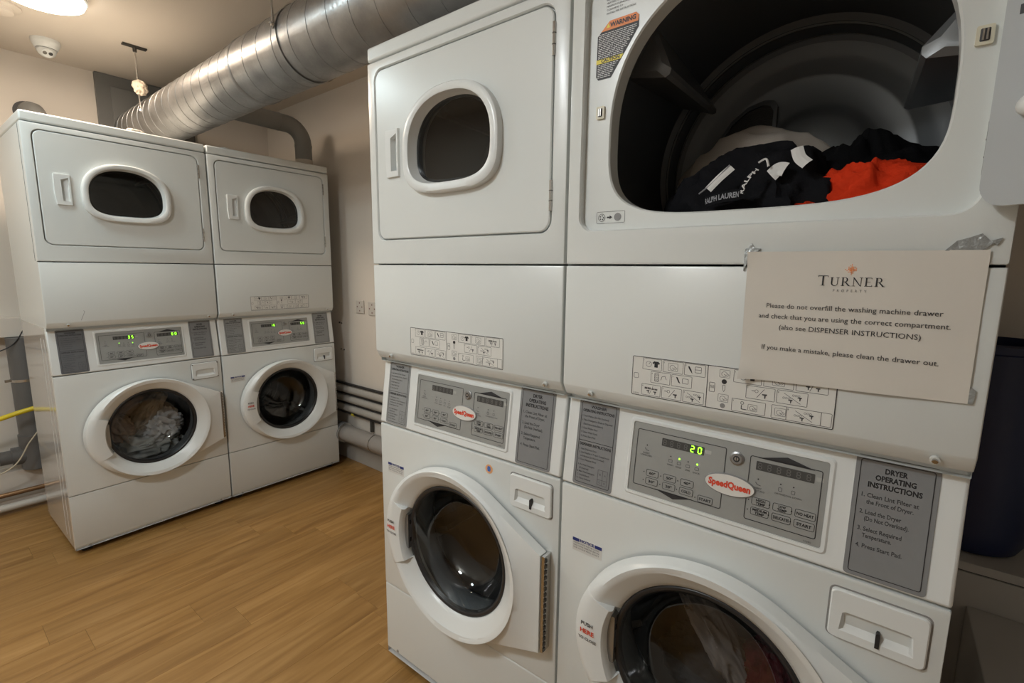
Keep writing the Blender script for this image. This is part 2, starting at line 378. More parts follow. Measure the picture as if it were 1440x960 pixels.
def control_fascia(root, leds, cardm):
    b = MB(fasc); n = 12
    # white sloped moulding with rounded lower edge and a raised rim round the panel
    b.box(.001, W-.001, 0, .03, Z_PB+.003, 1.078, PLASTIC)
    fo = b.build('control_fascia', root, bevel=.005)
    rb = MB(fasc)
    o1, o2, o3 = rrect(.157, .884, .523, 1.047, .008), rrect(.160, .887, .520, 1.044, .007), rrect(.165, .892, .515, 1.039, .005)
    rb.loft([at(o1, -.0002), at(o2, -.003), at(o3, -.003), at(o3, 0)], PLASTIC); rb.build('panel_rim', fo, smooth=30)
    # washer card
    x0, x1, z0, z1 = .030, .128, .868, 1.064
    b = card_base('c', fo, x0, x1, z0, z1, cardm[0]); cx = (x0+x1)/2; h = -.0016; L = x0+.010
    b.text('WASHER', cx, z1-.019, .0095, h, INK, bold=.03); b.text('OPERATING INSTRUCTIONS', cx, z1-.0285, .0085, h, INK, width=.078, bold=.03)
    for i, (s, dx) in enumerate((('1. Load Washer (Do Not Overload)', 0), ('2. Place Detergent in Drum or Dispenser', 0), ('(See Instructions Below)', .004), ('3. Close Washer Door', 0), ('4. Select Wash Cycle', 0), ('5. Press Start Pad', 0))):
        b.text(s, L+dx, z1-.040-i*.0092, .0056, h, INKG, align='L', width=min(.076, len(s)*.00205), bold=.015)
    zz = z1-.094; b.line((x0+.006, zz), (x1-.006, zz), .0011, h, INK)
    b.text('DISPENSER INSTRUCTIONS', cx, zz-.011, .0085, h, INK, width=.078, bold=.03)
    for i, (s, dx) in enumerate((('1. Open Dispenser Door', 0), ('2. Load Supplies in Proper Compartment', 0), ('as Indicated (Do Not Overload)', .004), ('3. Close Dispenser Door', 0))):
        b.text(s, L+dx, zz-.021-i*.008, .0053, h, INKG, align='L', width=min(.076, len(s)*.0020), bold=.015)
    for i, s in enumerate(('A. Pre Wash Detergent', '(If Desired)', 'B. Main Wash Detergent', 'C. Liquid Bleach', 'D. Fabric Softener')):
        b.text(s, L+(.004 if i == 1 else 0), zz-.057-i*.0078, .0053, h, INKG, align='L', width=len(s)*.0020, bold=.015)
    gx, gz = x1-.036, z0+.012
    b.outline(rrect(gx, gz, gx+.024, gz+.034, .001, 1), .0007, h, INKG); b.line((gx+.012, gz), (gx+.012, gz+.034), .0007, h, INKG); b.line((gx, gz+.012), (gx+.024, gz+.012), .0007, h, INKG)
    for s, px, pz in (('B', 0, 1), ('A', 1, 1), ('C', 0, 0), ('D', 1, 0)): b.text(s, gx+.006+px*.012, gz+.0045+pz*.017, .006, h, INKG)
    b.build('washer_instruction_card', fo, smooth=0)
    # dryer card
    x0, x1 = .548, .652
    b = card_base('c', fo, x0, x1, z0, z1, cardm[1]); cx = (x0+x1)/2
    for i, s in enumerate(('DRYER', 'OPERATING', 'INSTRUCTIONS')): b.text(s, cx, z1-.024-i*.0125, .0115, h, INK, width=len(s)*.0056, bold=.04)
    for s, dx, dz in (('1. Clean Lint Filter at', 0, 0), ('the Front of Dryer.', .007, 1), ('2. Load the Dryer', 0, 2.6), ('(Do Not Overload).', .007, 3.6), ('3. Select Required', 0, 5.2), ('Temperature.', .007, 6.2), ('4. Press Start Pad.', 0, 7.8)):
        b.text(s, x0+.012+dx, z1-.066-dz*.0105, .0095, h, INKG, align='L', width=len(s)*.0031, bold=.02)
    b.build('dryer_instruction_card', fo, smooth=0)
    # silver control panel
    b = MB(fasc); h = -.0016
    b.slab(rrect(.166, .893, .514, 1.038, .004), 0, -.001, PANELG)
    Lr, Rr = rrect(.175, .908, .352, 1.025, .004), rrect(.393, .905, .506, 1.022, .004)
    b.outline(Lr, .0013, h, INK); b.outline(Rr, .0013, h, INK)
    b.face([(.222, .910), (.300, .910), (.262, .899)], h, INK); b.face([(.405, 1.020), (.495, 1.020), (.452, 1.032)], h, INK)
    for (x, z, s1) in ((.198, .984, ('PRESS', 'TEMPERATURE')), (.410, .972, ('PRESS', 'TEMPERATURE'))):
        b.face(circ(x, z+.010, .0014, 8), h, INK); b.text('INSERT', x, z-.008, .0045, h, INKG); b.text('COINS/CARD', x, z-.0125, .0042, h, INKG)
        b.line((x-.004, z+.004), (x-.001, z), .001, h, INKG); b.line((x-.001, z), (x+.005, z-.001), .001, h, INKG)
    for i, s in enumerate(('WASH', 'RINSE', 'SPIN', 'DOOR')):
        x = .249+i*.0175; z = .983-i*.001; b.face(circ(x, z, .0013 if not leds[2] or i not in leds[2] else .0017, 8), h, GREEN if i in leds[2] else INK)
        b.outline(rrect(x-.004, z-.012, x+.004, z-.006, .001, 1), .0007, h, INKG); b.text(s, x, z-.0185, .0045, h, INKG)
    for i, s in enumerate(('DRYING', 'COOL DOWN')):
        x = .446+i*.020; b.face(circ(x, .983, .0013, 8), h, INK); b.outline(rrect(x-.003, .970, x+.003, .977, .001, 1), .0007, h, INKG); b.text(s, x, .964, .0042, h, INKG)
    b.text('512403', .495, .8965, .004, h, INKG)
    cp = b.build('control_panel', fo, smooth=0)
    for (x0, z0, x1, z1, txt, nd, dx) in ((.228, 1.000, .312, 1.016, leds[0], 6, .2905-.0), (.404, .998, .495, 1.014, leds[1], 6, .47)):
        b = MB(fasc); b.slab(rrect(x0, z0, x1, z1, .001, 1), -.0008, -.0014, DISP); nn = 6; adv = (x1-x0)/nn
        for i in range(nn):
            if txt and i >= nn-2: continue
            seg_digits(b, '8', x0+i*adv+adv*.25, z0+.003, (z1-z0)-.006, -.0018, DISPS)
        if txt: seg_digits(b, txt, x0+4*adv+adv*.18, z0+.0022, (z1-z0)-.0044, -.0024, GREEN, adv=adv)
        b.face(rrect(x1+.002, z0+.005, x1+.013, z1-.004, .0008, 1), -.0014, mat('pale_sticker', (.45, .46, .43), .5))
        b.build('display', fo, smooth=0)
    for (s, x, z, wd) in (('60°', .215, .9445, .026), ('30°', .215, .9275, .026), ('50°', .251, .9445, .026), ('20°', .251, .9275, .026), ('40°', .286, .9445, .026), ('COLD', .286, .9275, .027), ('START', .323, .9225, .028),
                          ('HIGH|TEMP', .418, .9475, .030), ('MEDIUM|TEMP', .418, .9295, .030), ('LOW|TEMP', .4525, .9475, .030), ('DELICATES', .4525, .9295, .030), ('NO HEAT', .4875, .9475, .031), ('START', .4875, .9295, .031)):
        b = MB(fasc); z -= .006; o = rrect(x-wd/2, z-.007, x+wd/2, z+.007, .003, 3)
        b.slab(o, -.0009, -.0015, PANELG); b.outline(o, .0008, -.0019, INK); b.face(circ(x-wd/2-.005, z, .0011, 8), -.0019, INK)
        ls = s.split('|')
        for i, t in enumerate(ls):
            sz = .0072 if len(ls) == 1 else .0062
            b.text(t, x, z-sz*.36+(len(ls)-1)*.0028-i*.0058, sz, -.0021, INK, width=min(wd*.82, len(t)*sz*.62), bold=.03)
        b.build('button', fo, smooth=0)
    b = MB(fasc); bx, bz = .363, .958
    b.loft([at(circ(bx, bz, .045, 40, .0205), -.0005), at(circ(bx, bz, .045, 40, .0205), -.003), at(circ(bx, bz, .043, 40, .0185), -.0045)], mat('badge_rim', (.22, .22, .22), .4))
    b.face(circ(bx, bz, .043, 40, .0185), -.0045, mat('badge_face', (.72, .70, .66), .35))
    b.text('SpeedQueen', bx, bz-.0052, .0170, -.0050, RED, width=.074, bold=.045)
    b.build('oval_badge', fo, smooth=0)
    b = MB(fasc); kx, kz = .371, 1.010
    for r0, h0, r1, h1 in ((.0125, -.001, .0125, -.003), (.0125, -.003, .0095, -.004), (.0095, -.004, .0095, -.0065), (.0095, -.0065, 0.0005, -.0065)):
        b.loft([at(circ(kx, kz, r0, 24), h0), at(circ(kx, kz, r1, 24), h1)], STEEL)
    b.face(circ(kx, kz, .0058, 20), -.0068, INK); b.face(circ(kx, kz, .0035, 16), -.0070, CHROME); b.line((kx, kz-.004), (kx, kz+.004), .0012, -.0072, INK)
    b.build('key_lock', fo, smooth=0)
    return fo

def shirt(b, x, z, s, h, m):
    b.box(x-s*.5, x+s*.5, h, h, z-s*.9, z+s*.8, m); b.face([(x-s*1.1, z+s*.35), (x-s*.5, z+s*.9), (x-s*.3, z+s*.5), (x-s*.8, z-s*.05)], h, m); b.face([(x+s*1.1, z+s*.35), (x+s*.5, z+s*.9), (x+s*.3, z+s*.5), (x+s*.8, z-s*.05)], h, m)
def pictograms(par):
    b = M(); X0, X1, Z0, Z1 = .168, .514, 1.104, 1.184; h = -.0009
    b.slab(rrect(X0, Z0, X1, Z1, .003), 0, -.0006, mat('sticker_white', (.74, .73, .69), .5)); b.outline(rrect(X0, Z0, X1, Z1, .003), .0013, h, INK)
    mid = X0+.1475; b.line((mid, Z0), (mid, Z1), .0012, h, INK)
    H = Z1-Z0
    def washer(x, z, s, dark=False):
        b.outline(rrect(x-s, z-s*.8, x+s, z+s*.8, .001, 1), .0006, h, INKG); b.outline(circ(x-.1*s, z-.1*s, s*.55, 12), .0006, h, INKG); b.line((x-.1*s, z-.1*s), (x+.2*s, z-.35*s), .0009, h, INK)
        b.poly([(x+.45*s, z+.1*s), (x+.8*s, z-.2*s), (x+.45*s, z-.55*s)], .0006, h, INKG)
    def hand(x, z, s):
        b.face([(x-s, z+s*.5), (x+s*.5, z+s*.6), (x+s*.6, z+.1*s), (x+.2*s, z), (x+.1*s, z-s), (x-.25*s, z-s), (x-.3*s, z), (x-s, z+.1*s)], h, INKG)
    def glyph(k, x, z, w_):
        b.outline(rrect(x-w_/2, z-.0115, x+w_/2, z+.0115, .001, 1), .0007, h, INK); b.text(str(k), x-w_/2+.0025, z+.006, .004, h, INKG)
        if k in (1,): b.outline(circ(x-.007, z, .006, 12), .0007, h, INKG); b.line((x-.007, z), (x-.004, z+.004), .0008, h, INK); shirt(b, x+.008, z+.001, .007, h, INK)
        elif k == 2: washer(x, z, .0095)
        elif k == 3: b.face([(x-.013, z+.006), (x-.010, z+.006), (x-.006, z-.001), (x-.004, z-.008), (x-.008, z-.003), (x-.011, z+.001)], h, INK); b.outline(rrect(x, z-.005, x+.012, z+.007, .001, 1), .0008, h, INKG); b.line((x, z+.001), (x+.012, z+.001), .0007, h, INKG)
        elif k == 4:
            b.outline(rrect(x-.012, z-.008, x-.003, z+.009, .001, 1), .0007, h, INKG)
            for q in range(3): b.outline(circ(x-.0095, z-.005+q*.005, .0018, 8), .0005, h, INKG); b.outline(circ(x-.0055, z-.005+q*.005, .0018, 8), .0005, h, INKG)
            b.poly([(x+.001, z-.004), (x+.003, z+.003), (x+.009, z+.005), (x+.012, z-.002)], .0008, h, INKG)
        elif k == 5: b.face([(x-.011, z+.007), (x-.008, z+.007), (x-.002, z-.005), (x-.006, z-.003)], h, INK); b.outline(rrect(x+.001, z-.004, x+.013, z+.006, .001, 1), .0008, h, INKG)
        elif k == 6:
            for q in range(4): b.box(x-.013+q*.0033, x-.0105+q*.0033, h, h, z+.001, z+.005, INK); b.box(x+.002+q*.0030, x+.0042+q*.0030, h, h, z+.001, z+.004, INK)
            hand(x-.005, z-.003, .004); hand(x+.009, z-.004, .004); b.line((x-.003, z-.009), (x+.004, z+.008), .0007, h, INKG)
        elif k == 7: b.outline(circ(x-.006, z+.003, .003, 10), .0007, h, INKG); b.line((x-.014, z+.003), (x-.009, z+.003), .001, h, INKG); b.line((x-.005, z-.008), (x+.006, z+.008), .0008, h, INKG); hand(x+.008, z-.003, .005)
        elif k == 8:
            for q in range(3): b.outline(circ(x-.012+q*.004, z-.001, .0018, 8), .0005, h, INKG); b.outline(circ(x+.002+q*.004, z+.005, .0018, 8), .0005, h, INKG)
            b.line((x-.012, z+.007), (x+.013, z-.008), .0007, h, INKG); hand(x-.001, z-.005, .004); hand(x+.012, z+.001, .004)
        elif k == 9: b.outline(circ(x-.010, z+.005, .003, 10), .0007, h, INKG); b.poly([(x-.011, z+.001), (x-.011, z-.006), (x-.002, z-.006)], .0012, h, INK); washer(x+.007, z-.001, .0075)
    w3 = .040; r1, r2, r3 = Z1-.0135, Z1-.0385, Z0+.0145; Xa = X0+.021
    for i, k in enumerate((1, 2, 3)): glyph(k, Xa+w3/2+i*(w3+.0015), r1, w3-.001)
    for i, k in enumerate((4, 5)): glyph(k, Xa+.018+w3/2+i*(w3+.0015), r2, w3-.001)
    for i, k in enumerate((6, 7, 8)): glyph(k, Xa+w3/2+i*(w3+.0015), r3, w3-.001)
    b.outline(rrect(X0+.004, (Z0+Z1)/2-.005, X0+.014, (Z0+Z1)/2+.006, .002, 2), .0008, h, INKG); b.text('510234', X0+.010, Z0+.003, .004, h, INKG)
    b.outline(rrect(mid+.004, (Z0+Z1)/2-.009, mid+.014, (Z0+Z1)/2+.009, .001, 1), .0008, h, INKG); b.poly([(mid+.006, 1.142), (mid+.007, 1.148), (mid+.009, 1.142), (mid+.011, 1.148), (mid+.012, 1.142)], .0006, h, INKG)
    cx = mid+.0295; washer(cx, r1+.001, .009); washer(cx, r3+.008, .009); b.face(circ(cx, r1-.0135, .0045, 12), h, INK)
    b.poly([(cx-.002, r1-.020), (cx-.002, r1-.028), (cx, r1-.032), (cx+.002, r1-.028), (cx+.002, r1-.020), (cx-.002, r1-.020)], .0007, h, INKG); b.face(circ(cx, r3-.006, .0045, 12), h, mat('hatch_grey', (.25, .25, .25), .5))
    Xb = mid+.044; w4 = .0465
    for i, k in enumerate((1, 2, 6)): glyph(k, Xb+w4/2+i*(w4+.002), r1, w4-.001)
    for i, k in enumerate((7, 8)): glyph(k, Xb+.022+w4/2+i*(w4+.0015), r2, w4-.001)
    glyph(9, Xb+.028, r3, .055); washer(Xb+.078, r3, .0085); glyph(8, Xb+.112, r3, .050)
    b.outline(rrect(Xb+.0645, r3-.0115, X1-.003, r3+.0115, .001, 1), .0007, h, INK)
    return b.build('pictogram_label', par, smooth=0)

def dryer_door(root, open_deg, hinge_u=.646):
    b = M(); slab = rrect(.036, 1.4385, .642, 1.906, .028, 8); e = rrect(.0385, 1.441, .6395, 1.9035, .026, 8)
    b.loft([at(slab, .014), at(slab, .003), at(e, .0005)], ENAMEL); b.holed(e, [WINO, [(.105, 1.624), (.132, 1.624), (.132, 1.725), (.105, 1.725)]], .0005, ENAMEL)
    b.holed(slab, [PLUG], .014, DOORIN)
    pl2 = sup(.350, 1.62, .243, .240, .139)
    b.loft([at(PLUG, .014), at(PLUG, .035), at(pl2, .048)], DOORIN); b.holed(pl2, [sup(.338, 1.665, .150, .13, .1, 2.3, 3.3)], .048, DOORIN)
    wi = sup(.338, 1.665, .150, .13, .1, 2.3, 3.3); b.loft([at(wi, .048), at(WINI, .030)], PLASTIC)
    d = b.build('dryer_door', root, smooth=35)
    b = M(); o2 = sup(.338, 1.665, .163, .141, .111, 2.3, 3.3); o3 = sup(.338, 1.665, .149, .129, .096, 2.3, 3.3); o25 = sup(.338, 1.665, .168, .145, .115, 2.3, 3.3)
    b.loft([at(WINO, .002), at(WINO, -.012), at(o25, -.018), at(o2, -.0215), at(o3, -.0215), at(sup(.338, 1.665, .146, .125, .092, 2.3, 3.3), -.019), at(sup(.338, 1.665, .142, .121, .087, 2.3, 3.3), .006), at(sup(.338, 1.665, .139, .118, .085, 2.3, 3.3), .014)], PLASTIC); b.build('window_trim', d, smooth=40)
    b = M(); wg = sup(.338, 1.665, .1405, .1195, .0855, 2.3, 3.3); b.face(wg, .009, GLASS); b.build('window_glass', d, smooth=0)
    b = M(); b.loft([at(sup(.338, 1.665, .141, .12, .086, 2.3, 3.3), .010), at(sup(.338, 1.665, .134, .113, .079, 2.3, 3.3), .0115)], BLACKRUB); b.build('window_seal', d, smooth=0)
    # handle: moulded bezel with a scoop open towards the window
    b = M(); zo = 1.608, 1.738; out = [(.086, zo[0]), (.138, zo[0]), (.138, zo[1]), (.083, zo[1]), (.0815, 1.70), (.0815, 1.65)]
    poc = [(.106, zo[0]+.017), (.131, zo[0]+.017), (.131, zo[1]-.014), (.106, zo[1]-.024)]
    b.loft([at(out, .001), at([(x+(.0015 if x < .12 else -.0015), z+(.0015 if z < 1.67 else -.0015)) for x, z in out], -.007)], PLASTIC)
    b.holed([(x+(.0015 if x < .12 else -.0015), z+(.0015 if z < 1.67 else -.0015)) for x, z in out], [poc], -.007, PLASTIC)
    b.loft([at(poc, -.007), at(poc, .002), [(x, (.003 if x > .12 else .0125), z) for x, z in poc]], PLASTIC); b.add([(x, (.003 if x > .12 else .0125), z) for x, z in poc], [(0, 1, 2, 3)], PLASTIC)
    b.build('door_handle', d, smooth=30)
    for zc in (1.835, 1.515):
        b = M(); b.tube([(.645, -.001, zc-.033), (.645, -.001, zc+.033)], .0042, CHROME, 8)
        for k in (-.011, .011): b.tube([(.645, -.001, zc+k-.0008), (.645, -.001, zc+k+.0008)], .0047, DARKM, 8)
        b.build('hinge', d, smooth=30)
    b = M(); 
    b.loft([[(.602+.0125*cos(t)*k, .014+.016*q, 1.553+.0125*sin(t)*k) for t in [2*pi*i/16 for i in range(16)]] for k, q in ((1, 0), (1, .6), (.75, .95), (.3, 1.1))], PLASTIC, cap1=True)
    b.build('door_stop', d, smooth=60)
    b = M(); b.box(.621, .628, .0139, .0146, 1.663, 1.674, INK); b.build('slot', d, smooth=0)
    if open_deg:
        hx, hy = hinge_u+OFF, -.004
        d.matrix_local = Matrix.Translation((hx, hy, 0)) @ Matrix.Rotation(radians(open_deg), 4, 'Z') @ Matrix.Translation((-hx, -hy, 0))
    return d

def dryer_drum(root, rot=0.):
    cu, cz = .342, 1.609
    b = M(); prof = [(.262+.04, .052), (.318, .056), (.321, .075), (.321, .100), (.312, .106), (.312, .122), (.321, .128), (.321, .450), (.308, .458), (.308, .468), (.321, .476), (.321, .505), (.308, .515), (.306, .524), (.312, .530), (.312, .540), (.298, .545), (.300, .550)]
    N = 96; b.loft([[(cu+r*cos(2*pi*k/N), h, cz+r*sin(2*pi*k/N)) for k in range(N)] for r, h in prof], DRUMM)
    dr = b.build('dryer_drum', root, smooth=50)
    for hb, rb_ in ((.090, .3195), (.467, .3095), (.535, .3125)):  # lighter rings added to paint the highlights along the drum ridges
        b = M(); b.loft([[(cu+r*cos(2*pi*k/N), h, cz+r*sin(2*pi*k/N)) for k in range(N)] for r, h in ((rb_+.001, hb-.006), (rb_-.003, hb-.003), (rb_-.004, hb), (rb_-.003, hb+.003), (rb_+.001, hb+.006))], mat('bead_highlight_metal', (.42, .42, .41), .35, metal=.5)); b.build('bead_highlight', dr, smooth=60)
    b = M(); prof = [(.300, .550), (.278, .560), (.262, .566), (.240, .585), (.232, .588), (.14, .590), (.125, .586), (.115, .570), (.10, .562), (.04, .560), (.001, .560)]
    b.loft([[(cu+(.03 if r < .15 else 0)+r*cos(2*pi*k/N), h, cz+(.03 if r < .15 else 0)+r*sin(2*pi*k/N)) for k in range(N)] for r, h in prof], DRUMB); b.build('drum_back', dr, smooth=50)
    # perforated hot air inlet
    b = M(); a = [(.125+.01*0, 1.60)]; o = [(.118, 1.56), (.118, 1.66), (.135, 1.72), (.165, 1.765), (.205, 1.795), (.245, 1.806), (.268, 1.802), (.278, 1.785), (.278, 1.56)]
    c = (.205, 1.68); i1 = [(c[0]+(x-c[0])*.88, c[1]+(z-c[1])*.9) for x, z in o]
    b.loft([at(o, .590), at(o, .576), at(i1, .574), at(i1, .584)], DRUMB); b.face(i1, .583, mat('inlet_dark', (.05, .048, .046), .4, metal=.4, bump=1, bscale=300))
    b.build('perforated_inlet', dr, smooth=30)
    for k in range(3):
        a = radians(rot+k*120); b = M(); ca, sa = cos(a), sin(a)
        def P(r, t, y): return (cu+r*ca-t*sa, y, cz+r*sa+t*ca)
        secs = []
        for y, hh, ww in ((.120, .062, .052), (.128, .085, .060), (.40, .105, .042), (.455, .010, .036)):
            secs.append([P(.322, -ww*.9, y), P(.322-hh*.96, -ww*.16, y+.004), P(.322-hh, 0, y+.006), P(.322-hh*.96, ww*.16, y+.004), P(.322, ww*.9, y)])
        b.loft(secs, mat('baffle_enamel', (.17, .175, .18), .32, metal=.35, var=.1), cap0=True, cap1=True, closed=False)
        b.build('baffle', dr, smooth=30)
    return dr

def washer_drum(root):
    cu, cz = WC; N = 64
    b = M(); prof = [(.205, .028), (.190, .045), (.188, .075), (.196, .095), (.212, .100)]
    b.loft([[(cu+r*cos(2*pi*k/N), h, cz+r*sin(2*pi*k/N)) for k in range(N)] for r, h in prof], GASKET); b.build('door_gasket', root, smooth=60)
    b = M(); prof = [(.205, .108), (.250, .115), (.250, .22), (.246, .225), (.246, .235), (.25, .24), (.25, .44), (.24, .455), (.16, .46), (.15, .45), (.10, .447), (.09, .43), (.001, .428)]
    b.loft([[(cu+r*cos(2*pi*k/N), h, cz+r*sin(2*pi*k/N)) for k in range(N)] for r, h in prof], WDRUM); d = b.build('washer_drum', root, smooth=40)
    for k in range(3):
        a = radians(200+120*k); b = M()
        def P(r, t, y): return (cu+r*cos(a)-t*sin(a), y, cz+r*sin(a)+t*cos(a))
        b.loft([[P(.251, -.03, y), P(.251-q, -.008, y), P(.251-q, .008, y), P(.251, .03, y)] for y, q in ((.13, .02), (.15, .05), (.40, .05), (.43, .02))], WDRUM, cap0=True, cap1=True, closed=False)
        b.build('drum_lifter', d, smooth=30)

def stack(label, loc, rz, leds, open_deg=0, picto=True, notice=True, foot=.025, cardm=(CARD, CARD), drum_rot=20, slot=True, full=True):
    root = thing('stacked_washer_dryer', label, 'washer dryer', loc, rz, 'stacked washer dryers')
    root['kind'] = 'object'; del root['kind']
    # mid point of the front edge is the origin of the meshes
    g = .0015
    b = M(); b.box(g, W-g, 0, D, Z_TS+.0018, Z_TOP, ENAMEL); b.build('top_panel', root, bevel=.007, segs=3)
    # dryer cabinet: front with door well and opening, sides, back
    b = M(); well = rrect(.030, 1.4325, .648, 1.912, .033, 8); welli = rrect(.0325, 1.435, .6455, 1.9095, .031, 8)
    fr = rrect(g+.004, Z_SEAM+.006, W-g-.004, Z_TS-.006, .0015, 1); f1 = rrect(g, Z_SEAM+.002, W-g, Z_TS-.002, .002, 1)
    b.holed(fr, [well], 0, ENAMEL); b.loft([at(fr, 0), at(rrect(g+.001, Z_SEAM+.003, W-g-.001, Z_TS-.003, .002, 1), .0012), at(f1, .004), at(f1, .03)], ENAMEL)
    b.loft([at(well, 0), at(welli, .004), at(welli, .0165)], ENAMEL); b.holed(welli, [OPEN], .0165, ENAMEL)
    op2 = sup(.347, 1.62, .2595, .2595, .1585); b.loft([at(OPEN, .0165), at(op2, .020), at(op2, .052)], ENAMEL)
    b.holed(f1, [op2], .0522, DRUMM)
    b.loft([at(rrect(g+.001, Z_DB-.012, W-g-.001, Z_TS-.002, .001, 1), y) for y in (.020, D)], ENAMEL, cap1=True)
    cab = b.build('dryer_cabinet', root, smooth=30)
    for (u, z) in ((.0655, 1.669), (.627, 1.662)):
        b = M(); b.slab(rrect(u-.009, z-.012, u+.009, z+.012, .002, 2), .0165, .0115, mat('cream_plastic', (.70, .66, .52), .4)); b.face(rrect(u-.005, z-.008, u+.005, z+.008, .001, 1), .0112, INKG)
        b.box(u-.003, u-.001, .0085, .0112, z-.007, z+.007, CHROME); b.box(u+.001, u+.003, .0085, .0112, z-.007, z+.007, CHROME); b.build('door_strike', cab, smooth=0)
    if open_deg:
        b = M(); h = .0152
        wo = [(.056, 1.733), (.084, 1.733), (.139, 1.812), (.139, 1.832), (.133, 1.838), (.078, 1.838), (.052, 1.815), (.051, 1.740)]
        b.slab(wo, .0165, .0158, INK)
        b.face([(.0595, 1.8215), (.1375, 1.8215), (.139, 1.832), (.133, 1.838), (.078, 1.838)], h, ORANGE); b.text('WARNING', .106, 1.826, .0115, h-.0003, INK, width=.054, bold=.04)
        b.face([(.071, 1.826), (.079, 1.826), (.075, 1.8335)], h-.0003, YELLOW)
        b.face([(.051, 1.763), (.1045, 1.763), (.110, 1.771), (.051, 1.771)], h, YELLOW); b.text('CAUTION', .082, 1.7645, .0085, h-.0003, INK, width=.040, bold=.04)
        rr = random.Random(3)
        def xr(z): return .084+(z-1.733)/(1.812-1.733)*.055-.004
        z = 1.8165
        while z > 1.7365:
            if not 1.7605 < z < 1.7725:
                x = .0545; e = min(xr(z), .135)
                while x < e-.003:
                    l = rr.uniform(.003, .009); b.face([(x, z-.0006), (min(x+l, e), z-.0006), (min(x+l, e), z+.0006), (x, z+.0006)], h, WHITEP); x += l+.0012
            z -= .0033
        b.build('warning_label', cab, smooth=0)
        b = M(); z = 1.882
        for s in ('MODEL NO.        SERIAL NO.', 'ELECTRICAL RATING 230V 50Hz', 'HEATING 5350 W', 'MINIMUM CLEARANCE', 'CONFORMS TO', 'INSTALL PER INSTRUCTIONS'):
            b.text(s, .070, z, .0048, .0160, INKG, align='L'); z -= .0062
        b.build('rating_label', cab, smooth=0)
        b = M(); b.outline(rrect(.064, 1.4495, .128, 1.4735, .003, 3), .0007, .0158, INKG); b.outline(circ(.076, 1.4615, .008, 16), .0008, .0158, INK)
        for q in range(5): b.face(circ(.076+.004*cos(q*1.3), 1.4615+.004*sin(q*1.3), .0015, 6), .0158, INK)
        b.face([(.088, 1.460), (.094, 1.460), (.094, 1.4575), (.1, 1.4615), (.094, 1.4655), (.094, 1.463), (.088, 1.463)], .0158, INK); b.face(circ(.112, 1.4615, .008, 16), .0158, mat('hatch_grey', (.25, .25, .25), .5))
        b.build('symbol_label', cab, smooth=0)
    dryer_drum(root, drum_rot)
    dryer_door(root, open_deg)
    # dryer base panel with folded lower edge
    prof = [(.030, Z_SEAM-.0015), (.004, Z_SEAM-.0015), (.0012, Z_SEAM-.0025), (0, Z_SEAM-.0055), (0, Z_FOLD+.003), (.001, Z_FOLD-.001), (.0125, Z_DB+.002), (.0145, Z_DB), (.035, Z_DB), (.035, Z_SEAM-.0015)]
    b = M(); xs = ((g, .004), (g+.0015, .0012), (g+.005, 0), (W-g-.005, 0), (W-g-.0015, .0012), (W-g, .004))
    b.loft([[(x, max(p, 0)+(q if p < .02 else 0), z) for p, z in prof] for x, q in xs], ENAMEL, cap0=True, cap1=True)
    bp = b.build('dryer_base_panel', root, smooth=28)
    for u in (.072, W-.045):
        b = M(); b.tube([(u, .004, Z_FOLD-.0105), (u, -.0008, Z_FOLD-.0118)], .0062, ENAMEL, 16); b.tube([(u, .001, Z_FOLD-.0105), (u, -.003, Z_FOLD-.0128)], .0038, CHROME, 12); b.build('screw', bp, smooth=30)
    if picto: pictograms(bp)
    # washer cabinet shell
    b = M(); sp = [(.012, .030), (.012, Z_PB), (.040, Z_DB), (D-.01, Z_DB), (D-.01, .030)]
    for x in (.002, W-.002): b.add([(x, p, z) for p, z in sp], [(0, 1, 2, 3, 4)], SIDEM)
    b.add([(x, p, z) for x in (.002, W-.002) for p, z in sp], [(0, 4, 9, 5), (4, 3, 8, 9), (3, 2, 7, 8)], SIDEM)
    for x, sx in ((.002, -1), (W-.002, 1)):   # pressed ribs in the side sheets
        for p in (.10, .165): b.box(x-(.0012 if sx < 0 else 0), x+(.0012 if sx > 0 else 0), p, p+.004, .06, 1.02, SIDEM)
    b.build('washer_cabinet', root, smooth=0)
    # washer front panel
    b = M(); o1 = rrect(.001, Z_LS+.0018, W-.001, Z_PB-.0012, .002, 1); o0 = rrect(.005, Z_LS+.005, W-.005, Z_PB-.005, .002, 1)
    hole = circ(*WC, .205, 64)
    b.holed(o0, [hole], .009, ENAMEL); b.loft([at(o0, .009), at(rrect(.002, Z_LS+.0025, W-.002, Z_PB-.002, .002, 1), .0105), at(o1, .014), at(o1, .034)], ENAMEL); b.loft([at(hole, .009), at(hole, .032)], ENAMEL)
    fp = b.build('washer_front_panel', root, smooth=28)
    b = M(); prof = [(.034, Z_LS-.0015), (.0135, Z_LS-.0015), (.0115, Z_LS-.003), (.011, Z_LS-.006), (.011, foot+(.022 if foot < .03 else .004)), (.0125, foot+(.018 if foot < .03 else .002)), ((.026, foot+.001) if foot < .03 else (.014, foot+.0005)), ((.029, foot) if foot < .03 else (.016, foot)), (.034, foot)]
    b.loft([[(x, p, z) for p, z in prof] for x in (.001, W-.001)], ENAMEL, cap0=True, cap1=True)
    lp = b.build('lower_panel', root, bevel=.0015, smooth=28)
    for u in (.055, W-.055):
        b = M(); b.tube([(u, .020, foot+.014), (u, .0135 if foot < .03 else .009, foot+.009)], .005, CHROME, 12); b.build('screw', lp, smooth=30)
    for u in (.05, W-.05):
        for p in (.07, D-.06):
            b = M(); b.tube([(u, p, 0), (u, p, .012)], .022, BLACKRUB, 14); b.tube([(u, p, .012), (u, p, .034)], .008, CHROME, 8); b.build('foot', root, smooth=30)
